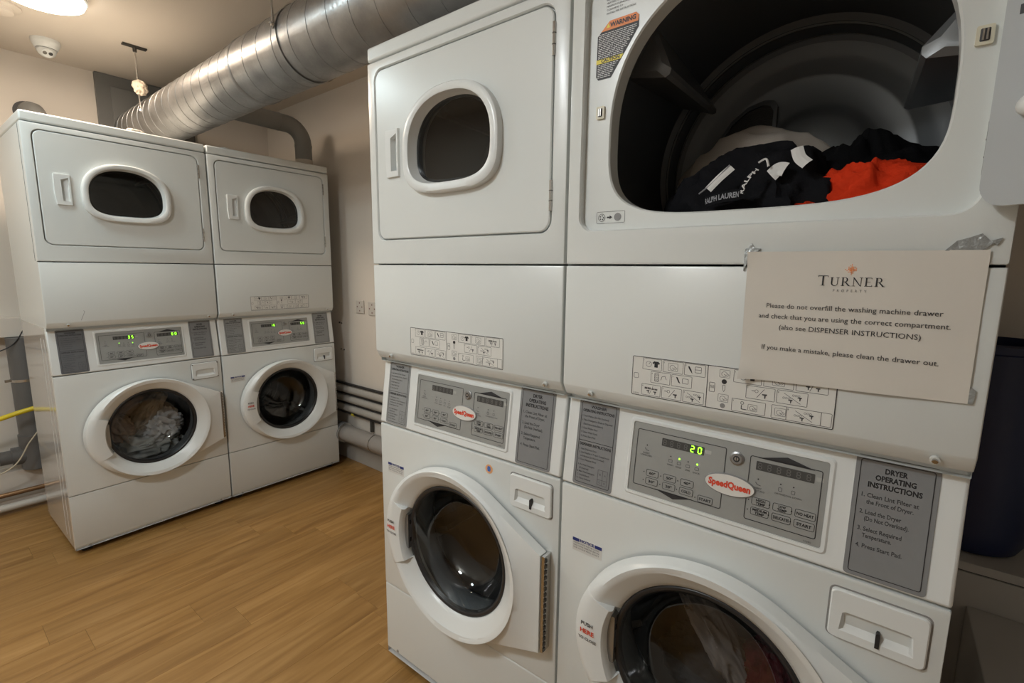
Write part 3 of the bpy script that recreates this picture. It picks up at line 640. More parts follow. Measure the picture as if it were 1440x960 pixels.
    b = M(); b.box(.01, W-.01, .045, D-.02, .031, .036, DARKM); b.build('base_tray', root, smooth=0)
    control_fascia(root, leds, cardm)
    washer_drum(root)
    washer_door(root, full)
    # detergent drawer
    b = M(); o1 = rrect(.537, .752, .663, .838, .009, 4); o2 = rrect(.539, .754, .661, .836, .008, 4)
    pk = [(.552, .768), (.648, .768), (.645, .800), (.640, .803), (.560, .803), (.555, .800)]; pi_ = [(.558, .772), (.642, .772), (.640, .798), (.637, .800), (.563, .800), (.560, .798)]
    b.loft([at(o1, .0095), at(o1, .004), at(o2, .0015)], PLASTIC); b.holed(o2, [pk], .0015, PLASTIC)
    zz = lambda z: .0085+(z-.772)/(.800-.772)*.018-.0085*0
    b.loft([[(x, .0015, z) for x, z in pk], [(x, max(.0035, zz(z)-.004), z) for x, z in pi_]], PLASTIC); b.add([(x, max(.0035, zz(z)-.004), z) for x, z in pi_], [tuple(range(6))], PLASTIC)
    dr = b.build('detergent_drawer', root, smooth=25)
    b = M(); b.outline(rrect(.534, .749, .666, .841, .010, 4), .003, .0087, mat('drawer_gap', (.25, .24, .23), .6)); b.build('drawer_gap', dr, smooth=0)
    if slot:
        b = M(); b.slab([(.6005, .7615), (.6065, .7615), (.6065, .784), (.605, .787), (.602, .787), (.6005, .784)], .02, -.0005, INK); b.build('latch_slot', dr, smooth=0)
    else:
        for u in (.540, .660):
            for z in (.757, .833): b = M(); b.tube([(u, .002, z), (u, -.001, z)], .0028, DARKM, 8); b.build('screw', dr, smooth=30)
    if notice:
        b = M(); b.slab(rrect(.036, .703, .112, .735, .001, 1), .009, .0084, mat('label_white', (.66, .65, .62), .45)); b.face(rrect(.036, .727, .054, .735, .0005, 1), .0081, BLUE); b.face(rrect(.094, .727, .112, .735, .0005, 1), .0081, BLUE)
        b.text('NOTICE', .074, .7285, .009, .0081, BLUE, width=.036, bold=.05)
        for i, s in enumerate(('WASHER DOOR MUST BE CLOSED', 'AND COINS INSERTED BEFORE', 'THE CYCLE WILL START')): b.text(s, .038, .7215-i*.0062, .0050, .0081, INKG, align='L', width=.068)
        b.build('notice_label', fp, smooth=0)
    return root

def place(x, y, a): return (x+cos(a)*W/2, y+sin(a)*W/2, 0), a
PA = [(-.003, 0, radians(1.0729)), (.6845, .0086, radians(-.7747))]
PB = [(.527, -1.5984, radians(.4497)-pi/2), (.5258, -2.2893, radians(-.7479)-pi/2)]
CARDD = mat('dark_grey_card', (.135, .14, .15), .4, var=.05, vscale=30)
CARDL = mat('light_grey_card', (.29, .30, .30), .42, var=.05, vscale=30)
l, a = place(*PA[0])
A0 = stack('white stacked washer and dryer at the far left, pale laundry behind its washer glass', l, a, ('35', '00', (0, 3)), picto=False, notice=False, cardm=(CARDD, CARD), slot=False, full=False, drum_rot=50)
l, a = place(*PA[1])
A1 = stack('white stacked washer and dryer in the far corner under the bent exhaust pipe', l, a, ('16', '50', ()), cardm=(CARDL, CARDL), drum_rot=10)
l, a = place(*PB[0])
B0 = stack('white stacked washer and dryer with closed doors, blank displays and a small orange sticker', l, a, ('', '', ()), foot=.047, cardm=(CARDL, CARD), drum_rot=10)
l, a = place(*PB[1])
B1 = stack('nearest white stacked washer and dryer with open dryer door and paper notice taped on', l, a, ('20', '', (1, 3)), open_deg=150, foot=.047, drum_rot=21)

def loc_empty(P):   # matrix of a machine's face frame, u measured from its left edge
    l, a = place(*P); return Matrix.Translation(l) @ Matrix.Rotation(a, 4, 'Z') @ Matrix.Translation((OFF, 0, 0))
MB0, MB1, MA0, MA1 = (loc_empty(p) for p in (PB[0], PB[1], PA[0], PA[1]))
def mapper(Mx): return lambda x, y, z: tuple(Mx @ Vector((x, y, z)))

# round sticker on B0
b = M(); b.slab(circ(.462, .826, .0125, 24), .009, .0083, mat('peach_sticker', (.80, .40, .18), .5)); b.face([(.458, .834), (.466, .834), (.468, .826), (.466, .820), (.458, .819), (.456, .826)], .0080, mat('sticker_blue', (.06, .15, .50), .5)); b.build('round_sticker', B0, smooth=0)
# scratch on A0
b = M(); b.poly([(.118, 1.105), (.133, 1.143), (.130, 1.149)], .0016, -.0003, mat('scratch_grey', (.30, .31, .32), .6)); b.build('scratch', A0, smooth=0)

# ---------------------------------------------------------------- paper notice
def serif(b, ch, x, z, s, h, m):
    t, k = .16*s, .055*s
    def R(x0, z0, x1, z1): b.face([(x+x0*s, z+z0*s), (x+x1*s, z+z0*s), (x+x1*s, z+z1*s), (x+x0*s, z+z1*s)], h, m)
    def sf(cx, zz): R(cx-.17, zz, cx+.17, zz+.045)
    if ch == 'T': R(.36, 0, .50, 1); R(.0, .94, .86, 1); R(0, .84, .05, 1); R(.81, .84, .86, 1); sf(.43, 0); return .94
    if ch == 'U':
        R(.12, .30, .26, 1); R(.74, .30, .80, 1); sf(.19, .955); sf(.77, .955)
        n = 14; o = [(.46+.34*cos(pi+pi*i/n), .30+.32*sin(pi+pi*i/n)) for i in range(n+1)]; q = [(.50+.24*cos(pi+pi*i/n), .30+.25*sin(pi+pi*i/n)) for i in range(n+1)]
        for i in range(n): b.face([(x+p[0]*s, z+p[1]*s) for p in (o[i], o[i+1], q[i+1], q[i])], h, m)
        return 1.0
    if ch in 'RE':
        R(.12, 0, .26, 1); sf(.19, 0)
        if ch == 'E': R(.04, .945, .70, 1); R(.2, .49, .60, .54); R(.04, 0, .74, .055); R(.66, .84, .70, 1); R(.70, 0, .75, .18); return .86
        R(.04, .955, .45, 1); R(.2, .46, .45, .505); n = 12
        o = [(.42+.27*cos(-pi/2+pi*i/n), .73+.27*sin(-pi/2+pi*i/n)) for i in range(n+1)]; q = [(.40+.15*cos(-pi/2+pi*i/n), .73+.22*sin(-pi/2+pi*i/n)) for i in range(n+1)]
        for i in range(n): b.face([(x+p[0]*s, z+p[1]*s) for p in (q[i], o[i], o[i+1], q[i+1])], h, m)
        b.face([(x+p[0]*s, z+p[1]*s) for p in ((.36, .48), (.50, .48), (.92, .0), (.74, .0))], h, m); R(.78, 0, 1.0, .04); return .98
    if ch == 'N':
        R(.14, 0, .19, 1); R(.84, 0, .89, 1); b.face([(x+p[0]*s, z+p[1]*s) for p in ((.06, 1), (.22, 1), (.89, 0), (.80, 0))], h, m); sf(.165, 0); sf(.865, .955); return 1.08
pn = thing('paper_notice', 'white paper notice headed TURNER taped to the nearest dryer base panel', 'notice', tuple(MB1 @ Vector((.515, -.002, 1.176))), PB[1][2])
def pmap(x, y, z): return (x-.515, y, z-1.176)
b = MB(pmap); PC = [(.370, 1.170), (.663, 1.176), (.6625, 1.3855), (.3675, 1.387)]
NX, NZ = 24, 16
def pp(i, j, d):
    s, t = i/NX, j/NZ; A_ = Vector(PC[0]).lerp(Vector(PC[1]), s); B_ = Vector(PC[3]).lerp(Vector(PC[2]), s); q = A_.lerp(B_, t)
    curl = .010*max(0, 1-hypot(s*1.4, t)/.22)**2*2 + .003*sin(pi*s)*(1-t) + .0012*sin(7*s+4*t)**2 + .004*max(0, 1-hypot(s*1.4, 1-t)/.12)
    return (q.x, -.0012-curl+d, q.y)
g0 = [pp(i, j, 0) for j in range(NZ+1) for i in range(NX+1)]; g1 = [pp(i, j, .0004) for j in range(NZ+1) for i in range(NX+1)]
fs = [(j*(NX+1)+i, j*(NX+1)+i+1, (j+1)*(NX+1)+i+1, (j+1)*(NX+1)+i) for j in range(NZ) for i in range(NX)]
b.add(g0, fs, PAPER); b.add(g1, [f[::-1] for f in fs], PAPER)
b.build('sheet', pn, smooth=60)
b = MB(pmap); h = 0
Tx = .4725; zt = 1.3335
sizes = [('T', .0155)]+[(c, .0130) for c in 'URNER']; x = Tx
NBS = []
def newtext(name):
    q_ = MB(pmap); NBS.append((name, q_)); return q_
b = newtext('heading_text')
for c, s in sizes: x += serif(b, c, x, zt, s, h, INK)*s + .0012
b = newtext('subheading_text')
b.text('P  R  O  P  E  R  T  Y', .5145, 1.3242, .0058, h, mat('pale_print', (.22, .21, .20), .6), width=.042)
b = newtext('text_line'); b.text('Please do not overfill the washing machine drawer', .514, 1.2945, .0112, h, INK, width=.222)
b = newtext('text_line'); b.text('and check that you are using the correct compartment.', .5135, 1.2770, .0112, h, INK, width=.242)
b = newtext('text_line'); b.text('(also see DISPENSER INSTRUCTIONS)', .5145, 1.2595, .0112, h, INK, width=.180)
b = newtext('text_line'); b.text('If you make a mistake, please clean the drawer out.', .5145, 1.2245, .0112, h, INK, width=.226)
rr = random.Random(5); b = newtext('logo_print')
for i in range(-4, 5):
    for j in range(-4, 5):
        if abs(i)+abs(j) <= 4 and (abs(i)+abs(j) < 3 or rr.random() < .75):
            s = .0011 if abs(i)+abs(j) < 3 else .0008; cx, cz = .5145+i*.0019, 1.3585+j*.0019
            b.face([(cx-s, cz), (cx, cz-s), (cx+s, cz), (cx, cz+s)], h, ORANGE)
def onpaper(x, y, z):
    s = min(1, max(0, (x-.369)/.294)); t = min(1, max(0, (z-1.173)/.213)); q = pp(s*NX, t*NZ, 0); return (x-.515, q[1]-.0009, z-1.176)
for nm_, b in NBS:
    b.v = [onpaper(vx+.515, 0, vz+1.176) for vx, vy, vz in b.v]; b.build(nm_, pn, smooth=0)
TAPE = mat('silver_tape', (.42, .45, .46), .25, metal=.6, bump=1., bscale=120)
for o_ in ([(.362, 1.381), (.381, 1.386), (.386, 1.392), (.377, 1.393), (.372, 1.401), (.368, 1.394), (.362, 1.392)], [(.617, 1.385), (.655, 1.385), (.664, 1.394), (.668, 1.391), (.672, 1.401), (.661, 1.397), (.652, 1.407), (.640, 1.402), (.628, 1.398)], [(.655, 1.176), (.668, 1.176), (.670, 1.195), (.664, 1.2)], [(.362, 1.355), (.370, 1.375), (.378, 1.387), (.362, 1.382)]):
    b = MB(pmap); b.slab(o_, .0018, -.0016, TAPE); b.build('tape_piece', pn, smooth=0)

# ================================================================ LAUNDRY
def cloth_mat(name, c, rough=.9, bump=.5, bs=500): return mat(name, c, rough, spec=.08, var=.08, vscale=20, bump=bump, bscale=bs)
def crumple(name, Mx, c, r, mt, seed, amp=.28, fr=1.6, stretch=(1, 1, 1), n=72, rotz=0., roty=0., flat=None, extra=None):
    """one crumpled cloth: a closed surface folded by ridged noise"""
    vs = []; fs = []; nu, nv = n, n//2; Ro = Matrix.Rotation(roty, 3, 'Y') @ Matrix.Rotation(rotz, 3, 'Z'); sd = Vector((seed*7.1, seed*3.3, seed*1.7))
    for j in range(nv+1):
        ph = pi*j/nv
        for i in range(nu):
            t = 2*pi*i/nu; d = Vector((sin(ph)*cos(t), sin(ph)*sin(t), cos(ph)))
            q = Vector((d.x*stretch[0], d.y*stretch[1], d.z*stretch[2]))*fr+sd
            w_ = q*.8; q += Vector((noise.noise(w_), noise.noise(w_+Vector((31.4, 7.7, 2.2))), noise.noise(w_+Vector((5.1, 19.3, 47.8)))))*.9
            rd = 1-2*math.sqrt(noise.noise(q)**2+.006); rd2 = 1-2*math.sqrt(noise.noise(q*2.3+sd)**2+.012)
            k = 1+amp*(rd-.5)+amp*.45*(rd2-.5)+.5*amp*noise.noise(q*.5)
            p = Ro @ Vector((d.x*r[0]*k, d.y*r[1]*k, d.z*r[2]*k)); p += Vector(c)
            if flat is not None and p.z < flat: p.z = flat+(p.z-flat)*.05
            vs.append(p)
    if extra: vs = [Vector(extra(p)) for p in vs]
    loc = Mx @ Vector(c); rz = Mx.to_euler().z
    for j in range(nv):
        for i in range(nu): fs.append((j*nu+i, j*nu+(i+1) % nu, (j+1)*nu+(i+1) % nu, (j+1)*nu+i))
    b = MB(); b.add([tuple(p-Vector(c)) for p in vs], fs, mt); o = b.build(name, smooth=75); o.location = loc; o.rotation_euler = (0, 0, rz); return o
def in_drum(cu, cz, R, y0=0, y1=9):
    def f(p):
        dx, dz = p.x-cu, p.z-cz; r = hypot(dx, dz)
        if r > R: dx *= R/r; dz *= R/r
        return (cu+dx, min(max(p.y, y0), y1), cz+dz)
    return f
BLK = cloth_mat('black_cotton', (.012, .012, .014)); BLK2 = cloth_mat('black_jersey', (.008, .008, .009)); REDC = cloth_mat('red_fabric', (.70, .045, .012), .8)
CREAM = cloth_mat('cream_towel', (.50, .44, .38), .95, 1, 900); OATM = cloth_mat('oatmeal_cloth', (.46, .40, .34)); PALE = cloth_mat('pale_grey_cloth', (.50, .50, .48)); PINKB = cloth_mat('pinkish_beige_cloth', (.48, .37, .31)); GREYW = cloth_mat('grey_white_cloth', (.62, .60, .60)); DIMW = cloth_mat('grey_tshirt_cloth', (.30, .27, .26)); DIMG = cloth_mat('dark_grey_cloth', (.07, .07, .075)); WINE = cloth_mat('wine_red_cloth', (.10, .008, .015))
dl = in_drum(.342, 1.612, .316, .11, .50)
tag(crumple('towel', MB1, (.275, .41, 1.48), (.20, .08, .205), CREAM, 3, .14, 1.2, flat=1.30, extra=dl), 'cream towel at the back of the open dryer drum behind the black garments', 'towel')
t = tag(crumple('garment', MB1, (.33, .23, 1.44), (.19, .115, .150), BLK, 8, .30, 1.5, n=110, flat=1.305, extra=dl), 'black garment with lettered waistband at the front left of the open dryer', 'clothing', None)
tag(crumple('garment', MB1, (.50, .38, 1.47), (.155, .12, .165), BLK2, 12, .22, 1.5, flat=1.31, extra=dl), 'plain black garment at the back right of the open dryer drum', 'clothing')
tag(crumple('garment', MB1, (.515, .17, 1.423), (.142, .058, .112), REDC, 21, .36, 2.2, n=110, flat=1.32, extra=dl), 'red garment at the front right of the open dryer drum', 'clothing')
# waistband bands and tags lying on the black garment, as strips over its surface
def strip(Mx, par, pts, wdt, mt, text=None, tm=None, name='waistband', edge=None, flipt=False):
    P = [Vector(p) for p in pts]; b = MB(); up_ = Vector((0, -.25, 1)).normalized(); inv = par.matrix_basis.inverted()
    N_ = 16; Q = []
    for i in range(N_+1):
        s = i/N_*(len(P)-1); k = min(int(s), len(P)-2); f = s-k; p0, p1, p2, p3 = P[max(k-1, 0)], P[k], P[k+1], P[min(k+2, len(P)-1)]
        Q.append(.5*((2*p1)+(-p0+p2)*f+(2*p0-5*p1+4*p2-p3)*f*f+(-p0+3*p1-3*p2+p3)*f**3))
    def pt(s, v, off=0.):   # s along 0..1, v across -1..1
        x = min(max(s, 0), 1)*N_; k = min(int(x), N_-1); c = Q[k].lerp(Q[k+1], x-k); t_ = (Q[k+1]-Q[k]).normalized(); nrm = Vector((0, -1, .3)); nrm = (nrm-t_*nrm.dot(t_)).normalized(); a_ = nrm.cross(t_)*-1
        if a_.z < 0: a_ = -a_
        return c+a_*wdt/2*v*(1)+nrm*(.002*(1-v*v)+off)
    def W_(p): return tuple(inv @ (Mx @ p))
    for o_, m_, v0, v1 in [(0, mt, -1, 1)]+([(.0006, edge, .72, .86), (.0006, edge, -.86, -.72)] if edge else []):
        vs = []; fs = []
        for i in range(N_+1): vs += [W_(pt(i/N_, v0+(v1-v0)*q/3, o_)) for q in range(4)]
        for i in range(N_):
            for q in range(3): fs.append((i*4+q, i*4+q+1, (i+1)*4+q+1, (i+1)*4+q))
        b.add(vs, fs, m_)
    if text:
        tv, tf, x0, x1 = text_geo(text, .03); L_ = sum((Q[i+1]-Q[i]).length for i in range(N_)); 
        b.add([W_(pt(.04+.92*(px-x0)/(x1-x0), -.50+1.35*pz*1.0, .0012)) for px, pz in tv], tf, tm)
    return b.build(name, par, smooth=0)
WB = mat('white_band', (.72, .70, .68), .8); GB = mat('band_grey_print', (.32, .32, .34), .7)
strip(MB1, t, [(.262, .088, 1.487), (.290, .083, 1.493), (.325, .085, 1.496)], .022, BLK, 'RALPH LAUREN', GB)
strip(MB1, t, [(.326, .088, 1.496), (.333, .092, 1.520), (.348, .103, 1.541)], .014, BLK, 'RALPH', WB, edge=None)
strip(MB1, t, [(.262, .100, 1.512), (.280, .104, 1.532), (.300, .112, 1.552)], .016, WB, name='white_panel')
strip(MB1, t, [(.245, .098, 1.505), (.268, .102, 1.524), (.296, .110, 1.556)], .003, GB, name='trim_line')
strip(MB1, t, [(.368, .118, 1.530), (.380, .116, 1.540), (.392, .112, 1.537)], .026, WB, name='white_panel')
strip(MB1, t, [(.345, .118, 1.556), (.358, .114, 1.560), (.364, .110, 1.545)], .004, WB, name='trim_line')
strip(MB1, t, [(.404, .130, 1.576), (.412, .118, 1.556), (.426, .110, 1.542)], .020, WB, name='garment_tag')

wl = in_drum(WC[0], WC[1], .236, .112, .42)
def wl2(p):
    r = hypot(p.x-WC[0], p.z-WC[1]); q = Vector(wl(p)); lim = .112 if r < .10 else (.112-(r-.10)*.9 if r < .17 else .10)
    q.y = max(p.y, max(lim, .103 if r > .18 else .0)); 
    return q
tag(crumple('laundry', MA0, (.33, .215, .395), (.185, .100, .088), PALE, 31, .34, 2.2, n=110, extra=wl2), 'pale grey wet laundry lying lowest in the far left washer', 'laundry')
tag(crumple('laundry', MA0, (.425, .185, .500), (.095, .075, .085), GREYW, 35, .42, 2.6, n=110, extra=wl2), 'crinkled white wet cloth at the right in the far left washer', 'laundry')
tag(crumple('laundry', MA0, (.385, .200, .600), (.045, .075, .120), OATM, 38, .28, 1.8, rotz=0, roty=radians(38), n=96, extra=wl2), 'oatmeal cloth with long folds, topmost in the far left washer', 'laundry')
tag(crumple('laundry', MA0, (.240, .190, .520), (.070, .070, .085), PINKB, 41, .25, 1.7, roty=radians(-30), n=96, extra=wl2), 'pinkish beige cloth at the left in the far left washer', 'laundry')
tag(crumple('laundry', MA0, (.290, .280, .640), (.12, .08, .09), PINKB, 45, .2, 1.5, roty=radians(-10), extra=wl2), 'brownish cloth at the back of the far left washer drum', 'laundry')
tag(crumple('laundry', MB1, (.325, .20, .500), (.034, .05, .145), DIMW, 51, .30, 1.9, roty=radians(-38), n=96, extra=wl2), 'long grey white cloth hanging diagonally in the nearest washer', 'laundry')
tag(crumple('laundry', MB1, (.330, .25, .390), (.14, .09, .07), DIMG, 55, .3, 2.0, n=96, extra=wl2), 'grey cloth heaped at the bottom of the nearest washer', 'laundry')
tag(crumple('laundry', MB1, (.440, .23, .45), (.065, .08, .08), WINE, 58, .3, 1.9, n=96, extra=wl2), 'dark wine red cloth at the right of the nearest washer', 'laundry')

# ================================================================ DUCT, PIPES
DX, DZ, DR = .672, 2.178, .125
dt = thing('spiral_duct', 'large galvanised spiral duct hanging under the ceiling above both rows', 'duct', (DX, 0, DZ))
dt.rotation_euler = (0, 0, 0)
b = MB(); prof = [(YF-.002, DR)]
N = 72
b.loft([[(DR*cos(2*pi*k/N), y, DR*sin(2*pi*k/N)) for k in range(N)] for y in (YF-.038, -.72)], DUCT); b.build('duct_section', dt, smooth=40)
b = MB(); b.loft([[((DR+.003)*cos(2*pi*k/N), y, (DR+.003)*sin(2*pi*k/N)) for k in range(N)] for y in (-.66, -2.05)], DUCT); b.build('duct_section', dt, smooth=40)
b = MB(); b.loft([[(DR*cos(2*pi*k/N), y, DR*sin(2*pi*k/N)) for k in range(N)] for y in (-2.0, YB+.01)], DUCT); b.build('duct_section', dt, smooth=40)
def helix(y0, y1, r, pitch, name):
    n = int(abs(y1-y0)/pitch*40); b = MB(); pts = []; loops = []
    for i in range(n+1):
        y = y0+(y1-y0)*i/n; a = -2*pi*i/40; c = Vector((cos(a), 0, sin(a)))
        loops.append([tuple(c*(r-.001)+Vector((0, y+.0022, 0))), tuple(c*(r+.0014)+Vector((0, y+.001, 0))), tuple(c*(r+.0014)+Vector((0, y-.001, 0))), tuple(c*(r-.001)+Vector((0, y-.0022, 0)))])
    b.loft(loops, DUCT, closed=False); b.build(name, dt, smooth=50)
helix(YF-.045, -.66, DR, .098, 'spiral_seam'); helix(-.72, -2.0, DR+.003, .118, 'spiral_seam'); helix(-2.06, YB+.1, DR, .118, 'spiral_seam')
for y in (-.655, -2.03):
    b = MB(); b.loft([[(r*cos(2*pi*k/N), yy, r*sin(2*pi*k/N)) for k in range(N)] for yy, r in ((y+.030, DR+.0005), (y+.028, DR+.0045), (y+.020, DR+.0055), (y, DR+.006), (y-.006, DR+.0035))], DUCT); b.build('joint_collar', dt, smooth=40)
# support band with ear on the duct
def hanger(x, y, zb, label, band, plate=True):
    t = thing('threaded_hanger_rod', label, 'hanger rod', (x, y, CEIL))
    b = MB(); b.tube([(0, 0, -.012), (0, 0, zb-CEIL)], .0038, CHROME, 10); 
    b.build('rod', t, smooth=30)
    b = MB(); b.box(-.052, .052, -.014, .014, -.008, -.0005, DARKM) if plate else b.box(-.02, .02, -.02, .02, -.006, -.0005, CHROME); b.tube([(0, 0, -.03), (0, 0, -.006)], .009, DARKM, 10); b.build('ceiling_bracket', t, smooth=0)
    b = MB(); b.tube([(0, 0, zb-CEIL+.006), (0, 0, zb-CEIL+.016)], .008, CHROME, 6); b.build('nut', t, smooth=0)
    if band:
        b = MB(); b.box(-.012, .045, -.006, .006, zb-CEIL+.016, zb-CEIL+.0185, CHROME); b.tube([(.042, -.014, zb-CEIL+.02), (.042, .006, zb-CEIL+.02)], .007, CHROME, 8); b.build('band_ear', t, smooth=0)
    return t
hanger(.528, .40, 2.165, 'threaded rod with dark bracket and crumpled tissue, near the far wall', False)
q = Vector((0.5393, -1.0469, 2.1862))   # where the rod meets the side of the duct
hanger(q.x, q.y, q.z, 'shiny threaded rod bolted to the duct, nearest the camera', True, False)
b = MB(); b.loft([[((DR+.0065)*cos(2*pi*k/N), q.y+yy, (DR+.0065)*sin(2*pi*k/N)) for k in range(N)] for yy in (.012, -.012)], DUCT); b.build('support_band', dt, smooth=40)
tag(crumple('crumpled_tissue', Matrix.Identity(4), (.536, .395, 2.29), (.030, .028, .034), mat('tissue', (.66, .56, .45), .9, bump=.5, bscale=90), 71, .5, 1.6, n=48), 'crumpled beige tissue stuck on the hanger rod near the far wall', 'tissue')

# exhaust pipe from the corner machine to the duct
px_, py_, pz_ = 1.305, .16, 2.225
t = thing('exhaust_pipe', 'grey bent exhaust pipe rising from the corner machine to the duct', 'pipe', (px_, py_, Z_TOP))
b = MB(); R_ = .105; pts = [(0, 0, .045)]+[(0, 0, pz_-R_-Z_TOP-.06), (0, 0, pz_-R_-Z_TOP)]+[(-R_+R_*cos(a), 0, pz_-R_-Z_TOP+R_*sin(a)) for a in [pi/2*k/8 for k in range(1, 9)]]+[(x, 0, pz_-Z_TOP) for x in (-.16, -.30, -.50)]
b.tube(pts, .050, mat('exhaust_grey', (.235, .235, .225), .5, var=.08), 28); b.build('pipe_bend', t, smooth=50)
b = MB(); b.tube([(0, 0, 0), (0, 0, .05)], .052, mat('pale_tape', (.55, .50, .44), .7, bump=.4, bscale=40), 28); b.build('tape_collar', t, smooth=50)
b = MB(); b.tube([(0, 0, .135-.01), (0, 0, .140)], .0518, mat('exhaust_grey', (.235, .235, .225), .5), 28); b.tube([(-.15, 0, pz_-Z_TOP), (-.156, 0, pz_-Z_TOP)], .0518, MATS['exhaust_grey'], 28); b.build('pipe_joint', t, smooth=50)

# hole in far wall with short elbow behind A0
t = thing('wall_flue', 'dark grey flue elbow leaving a round hole above the far left machine', 'pipe', (.180, YF, 2.185))
b = MB(); b.tube([(-.008, -.001, .002), (-.008, -.004, .002)], .058, INK, 28); b.build('hole_rim', t, smooth=40)
b = MB(); b.tube([(0, .0, 0), (0, -.05, 0), (.006, -.09, -.008), (.012, -.115, -.035), (.014, -.12, -.08), (.014, -.12, -.25)], .049, mat('exhaust_grey', (.235, .235, .225), .5), 28); b.build('pipe_bend', t, smooth=50)
b = MB(); b.tube([(0, -.052, 0), (0, -.058, 0)], .0505, MATS['dark_metal'], 28); b.build('pipe_joint', t, smooth=40)

# grey access panel behind duct
t = thing('access_panel', 'flat grey painted panel on the far wall where the duct goes through', 'panel', (.725, YF, 2.24))
GP = mat('grey_panel_paint', (.16, .16, .155), .5, var=.06)
b = MB(); b.box(-.245, .265, -.030, 0, -.30, CEIL-2.24-.002, GP); pn_ = b.build('panel_frame', t, bevel=.002, smooth=0)
b = MB(); b.box(-.175, .255, -.037, -.029, -.27, .185, mat('grey_panel_door', (.19, .19, .185), .45, var=.06)); b.build('panel_door', t, bevel=.002, smooth=0)

# security camera on the ceiling
t = thing('security_camera', 'white turret security camera on the ceiling near the ceiling light', 'camera', (.230, .700, CEIL))
b = MB(); Nn = 40
b.loft([[(r*cos(2*pi*k/Nn), r*sin(2*pi*k/Nn), z) for k in range(Nn)] for r, z in ((.058, -.0005), (.058, -.012), (.056, -.020), (.050, -.030), (.047, -.040), (.040, -.044))], PLASTIC, cap1=True); b.build('mounting_ring', t, smooth=50)
aim = (Vector(CAM)+Vector((.6, .9, .0))-Vector((.230, .70, CEIL-.045))).normalized(); aim = Vector((aim.x*.8, aim.y*.8, -.75)).normalized()
sx = aim.cross(Vector((0, 0, 1))).normalized(); sz = sx.cross(aim)
def orient(p): return tuple(Vector((0, 0, -.043))+sx*p[0]+aim*p[1]+sz*p[2])
b = MB(lambda x, y, z: orient((x, y, z))); rs = .040
b.loft([[(rs*sin(a)*cos(2*pi*k/Nn), -rs*cos(a), rs*sin(a)*sin(2*pi*k/Nn)) for k in range(Nn)] for a in [pi*.02+pi*.78*i/14 for i in range(15)]], PLASTIC)
re = rs*sin(pi*.80); ye = -rs*cos(pi*.80)
b.loft([[(r*cos(2*pi*k/Nn), y, r*sin(2*pi*k/Nn)) for k in range(Nn)] for r, y in ((re, ye), (re-.001, ye+.002))], PLASTIC, cap1=True)
hd = b.build('camera_ball', t, smooth=50)
for sx_, mm in ((-1, BLACKRUB), (1, mat('infrared_lens', (.18, .17, .15), .15))):
    b = MB(lambda x, y, z: orient((x, y, z))); b.loft([[(sx_*.0112+r*cos(2*pi*k/20), y, r*sin(2*pi*k/20)) for k in range(20)] for r, y in ((.0085, ye+.001), (.0085, ye+.004), (.007, ye+.0045))], mm, cap1=True)
    b.build('lens', t, smooth=30)
b = MB(); b.loft([[((.0425)*cos(a), (.0425)*sin(a), z) for a in [2*pi*k/Nn for k in range(Nn)]] for z in (-.0435, -.0455)], DARKM); b.build('shadow_gap', t, smooth=40)

# ceiling lights (the visible one, and the second one behind the camera)
LAMPM = mat('lamp_diffuser', (.9, .88, .84), .4, emit=(1, .93, .82, 9))
LAMPC = mat('lamp_diffuser_cool', (.9, .9, .9), .4, emit=(.93, .97, 1, 9))
def lamp(x, y, mt, label, r=.14):
    t = thing('ceiling_light', label, 'ceiling light', (x, y, CEIL))
    b = MB(); b.loft([[(q*cos(2*pi*k/48), q*sin(2*pi*k/48), z) for k in range(48)] for q, z in ((r+.012, -.0005), (r+.012, -.026), (r+.006, -.030))], PLASTIC); b.build('fitting_body', t, smooth=40)
    b = MB(); b.loft([[(q*cos(2*pi*k/48), q*sin(2*pi*k/48), z) for k in range(48)] for q, z in ((r+.006, -.030), (r, -.045), (r*.85, -.054), (r*.5, -.058), (.001, -.059))], mt); b.build('diffuser', t, smooth=60)
lamp(.120, .050, LAMPM, 'glowing round ceiling light at the top left')
lamp(-.45, -.30, LAMPC, 'round cooler ceiling light just outside the view, left of the visible one')
lamp(-1.10, -1.75, LAMPC, 'round cooler ceiling light outside the view, beside the photographer')
t = thing('smoke_detector', 'off white round detector on the ceiling left of the light', 'detector', (.035, .395, CEIL))
b = MB(); b.loft([[(q*cos(2*pi*k/40), q*sin(2*pi*k/40), z) for k in range(40)] for q, z in ((.075, -.0005), (.075, -.008), (.068, -.012))], CEILM, cap1=True); b.build('base', t, smooth=40)
b = MB(); b.loft([[(q*cos(2*pi*k/40), q*sin(2*pi*k/40), z) for k in range(40)] for q, z in ((.050, -.011), (.048, -.028), (.035, -.034))], CEILM, cap1=True); b.build('cover', t, smooth=40)

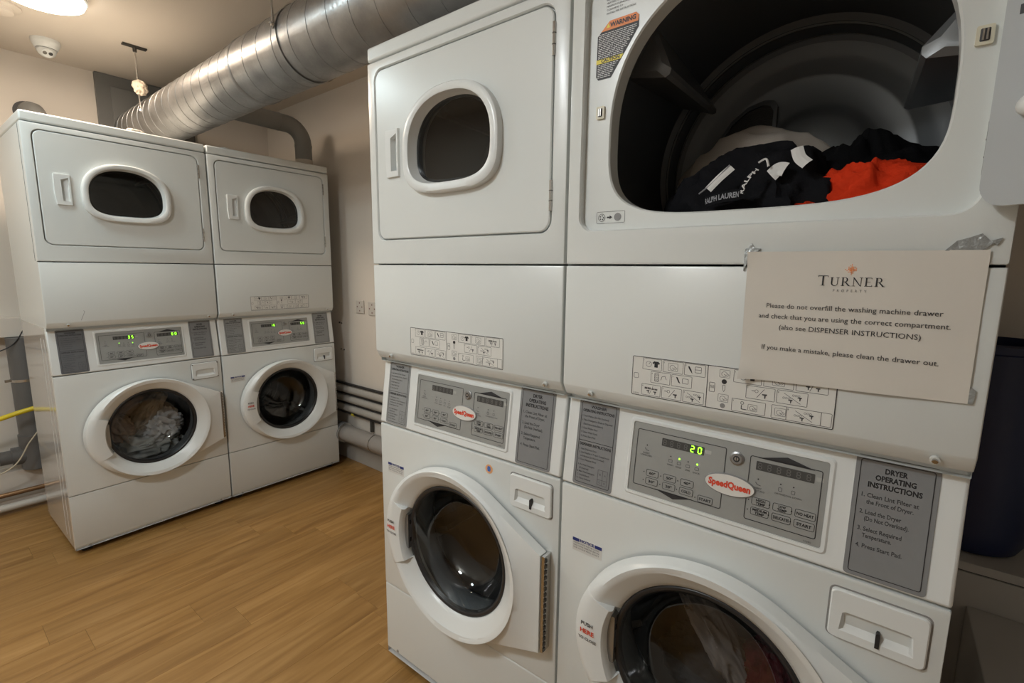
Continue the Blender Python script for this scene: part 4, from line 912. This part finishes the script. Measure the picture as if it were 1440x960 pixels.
# right wall: sockets, screw holes, pipes
def socket(y, z, label):
    t = thing('wall_socket', label, 'socket', (XR, y, z))
    b = MB(); b.box(-.009, -.0005, -.043, .043, -.043, .043, mat('socket_plastic', (.62, .58, .53), .35)); b.build('face_plate', t, bevel=.003, smooth=0)
    b = MB()
    for dy, dz in ((.0, .026), (.026, .0), (-.026, 0), (0, -.026)): b.box(-.0098, -.0088, dy-.0045, dy+.0045, dz-.0045, dz+.0045, mat('socket_mark', (.22, .12, .11), .5))
    b.build('pin_hole', t, smooth=0)
socket(-.109, 1.098, 'square cream wall socket further from the near machines')
socket(-.243, 1.092, 'square cream wall socket half hidden by the near machine edge')
for i, (y, z) in enumerate(((.143, .975), (.118, .972), (.135, .788), (.100, .786))):
    t = tag((lambda bb: (bb.tube([(0, 0, 0), (-.006, 0, 0)], .006 if i == 0 else .004, DARKM, 10), bb.build('wall_plug', smooth=30))[1])(MB()), ('larger dark wall plug, leftmost of the upper pair' if i == 0 else 'small dark wall plug beside the larger upper one', 'small dark wall plug, left of the lower pair', 'small dark wall plug, right of the lower pair')[0] if i == 0 else ('', 'small dark wall plug beside the larger upper one', 'small dark wall plug, left one of the lower pair', 'small dark wall plug, right one of the lower pair')[i], 'wall plug', 'wall plugs on the right wall')
    t.location = (XR-.0005, y, z)
YP0, YP1 = -1.35, YF-.15
def wpipe(z, r, m, label, x=None, grp='pipes along the right wall'):
    b = MB(); x = x if x is not None else XR-.012-r
    b.tube([(0, YP0, 0), (0, YP1, 0)], r, m, 18); o = b.build('wall_pipe', smooth=50); o.location = (x, 0, z); return tag(o, label, 'pipe', grp)
wpipe(.520, .0235, PIPEP, 'painted wall pipe, uppermost of the three thick ones'); wpipe(.453, .0235, PIPEP, 'painted wall pipe, middle of the three thick ones'); wpipe(.386, .0235, PIPEP, 'painted wall pipe, lowest of the three thick ones')
wpipe(.553, .0085, GAPTUBE, 'thin dark tube above all the painted wall pipes'); wpipe(.4865, .011, GAPTUBE, 'thin dark tube in the gap between upper and middle painted pipes'); wpipe(.4195, .011, GAPTUBE, 'thin dark tube in the gap between middle and lowest painted pipes'); wpipe(.351, .012, GAPTUBE, 'thin dark tube just above the fat waste pipe')  # thin dark tubes drawn along the gaps around the painted pipes
for y in (-.21, -.62, .35):
    t = MB(); t.box(-.02, -.0005, -.010, .010, -.16, .045, DARKM); o = t.build('pipe_bracket', smooth=0, bevel=.001); o.location = (XR-.004, y, .42); 
    tag(o, {-.21: 'dark pipe bracket seen above the fat waste pipe', -.62: 'dark pipe bracket hidden behind the near machines', .35: 'dark pipe bracket behind the corner machine'}[y], 'bracket', 'pipe brackets')
t = thing('waste_pipe', 'fat grey waste pipe with a coupling low on the right wall', 'pipe', (XR-.078, 0, .225))
WP = mat('waste_pipe_plastic', (.33, .31, .29), .38, var=.06)
b = MB(); b.tube([(0, YP0, 0), (0, .05, 0)], .055, WP, 28); b.build('pipe_run', t, smooth=50)
b = MB(); b.tube([(0, .0, 0), (0, .006, 0), (0, .05, 0), (0, .055, 0), (0, .30, 0)], [.060, .068, .068, .064, .064], mat('coupling_grey', (.30, .31, .32), .35), 28); b.tube([(0, -.004, 0), (0, .004, 0)], .0665, CHROME, 28); b.build('coupling', t, smooth=40)
b = MB(); b.tube([(0, -.33, 0), (0, -.322, 0)], .057, CHROME, 28); b.box(0, .078, -.332, -.320, -.006, .006, CHROME); b.build('pipe_clip', t, smooth=30)
tag((lambda o: (setattr(o, 'location', (XR-.03, -.02, .345)), o)[1])((lambda bb: (bb.tube([(0, -.012, 0), (0, .012, 0)], .011, YELLOW, 10), bb.build('yellow_tap', smooth=30))[1])(MB())), 'small yellow fitting on the lowest thin dark tube', 'fitting')

# far left: soil pipe, side branch, hose, cables, floor pipe
t = thing('soil_pipe', 'dark grey soil pipe with metal clamp on the far wall, left', 'pipe', (.010, YF-.105, 0))
b = MB(); b.tube([(0, 0, .20), (0, 0, .953)], .062, PIPEG, 28); b.build('pipe_run', t, smooth=50)
b = MB(); b.tube([(0, 0, .205), (0, 0, .40)], .068, PIPEG, 28); b.tube([(-.02, 0, .285), (-.10, 0, .285)], .050, PIPEG, 28); b.tube([(-.10, 0, .285), (-.15, 0, .285)], .038, PIPEG, 28); b.tube([(-.15, 0, .285), (-.9, 0, .285)], .022, PIPEG, 20); b.build('side_branch', t, smooth=40)
b = MB(); b.tube([(0, 0, .708), (0, 0, .722)], .0645, CHROME, 28); b.box(-.085, -.055, -.006, .006, .708, .722, CHROME); b.build('pipe_clamp', t, smooth=30)
def wire(name, pts, r, m, label, cat):
    P = [Vector(p) for p in pts]; Q = []
    for k in range(len(P)-1):
        p0, p1, p2, p3 = P[max(k-1, 0)], P[k], P[k+1], P[min(k+2, len(P)-1)]
        for i in range(8):
            f = i/8; Q.append(.5*((2*p1)+(-p0+p2)*f+(2*p0-5*p1+4*p2-p3)*f*f+(-p0+3*p1-3*p2+p3)*f**3))
    Q.append(P[-1]); b = MB(); o0 = Q[0]; b.tube([q-o0 for q in Q], r, m, 10); o = b.build(name, smooth=60); o.location = o0; return tag(o, label, cat)
wire('hose', [(-.9, .75, .47), (-.45, .78, .475), (-.17, .76, .535), (-.05, .735, .57), (.10, .725, .60)], .0125, mat('yellow_hose', (.78, .62, .03), .4), 'yellow hose running behind the far left machine', 'hose')
wire('cable', [(-.75, .80, .20), (-.35, .78, .215), (-.12, .74, .27), (-.03, .73, .40), (.02, .72, .46), (.06, .715, .40)], .0035, mat('cream_cable', (.62, .55, .42), .5), 'cream cable looping low beside the far left machine', 'cable')
wire('cable', [(-.75, .86, .83), (-.3, .86, .85), (-.06, .855, .90), (.02, .85, 1.0)], .003, BLACKRUB, 'thin black cable near the top of the soil pipe', 'cable')
wire('floor_pipe', [(XL+.05, .82, .035), (-.4, .82, .035), (.3, .82, .035)], .020, mat('white_pipe', (.60, .57, .52), .4), 'white pipe lying along the floor by the far wall', 'pipe')
wire('floor_pipe', [(XL+.05, .885, .085), (-.4, .885, .085), (.3, .885, .085)], .013, mat('copper_pipe', (.35, .20, .10), .4, metal=.6), 'brown pipe just above the white floor pipe at the far wall', 'pipe')

# lint on the machine tops
LINT = mat('lint', (.70, .66, .60), .95)
for (Mx, u, p, r, s, lb) in ((MA0, .395, .03, .016, 81, 'white lint clump on top of the far left machine'), (MA1, .105, .03, .011, 82, 'pale lint clump on top of the corner machine')):
    tag(crumple('lint_clump', Mx, (u, p, Z_TOP+r*.35), (r*2, r, r*.55), LINT, s, .5, 2, n=32), lb, 'lint')

# dark blue bin on the ledge
t = thing('bin', 'dark navy round bin on the ledge behind the nearest machine', 'bin', (1.365, -3.085, .633))
NAVY = mat('navy_plastic', (.008, .016, .065), .4)
b = MB(); b.loft([[(r*cos(2*pi*k/40), r*sin(2*pi*k/40), z) for k in range(40)] for r, z in ((.085, .001), (.105, .006), (.116, .03), (.118, .06), (.124, .54), (.118, .54), (.112, .06), (.08, .02))], NAVY, cap0=True, cap1=True); b.build('bin_body', t, smooth=40)
b = MB(); b.loft([[(r*cos(2*pi*k/40), r*sin(2*pi*k/40), z) for k in range(40)] for r, z in ((.123, .525), (.129, .530), (.129, .548), (.118, .552), (.117, .540))], NAVY); b.build('bin_rim', t, smooth=40)
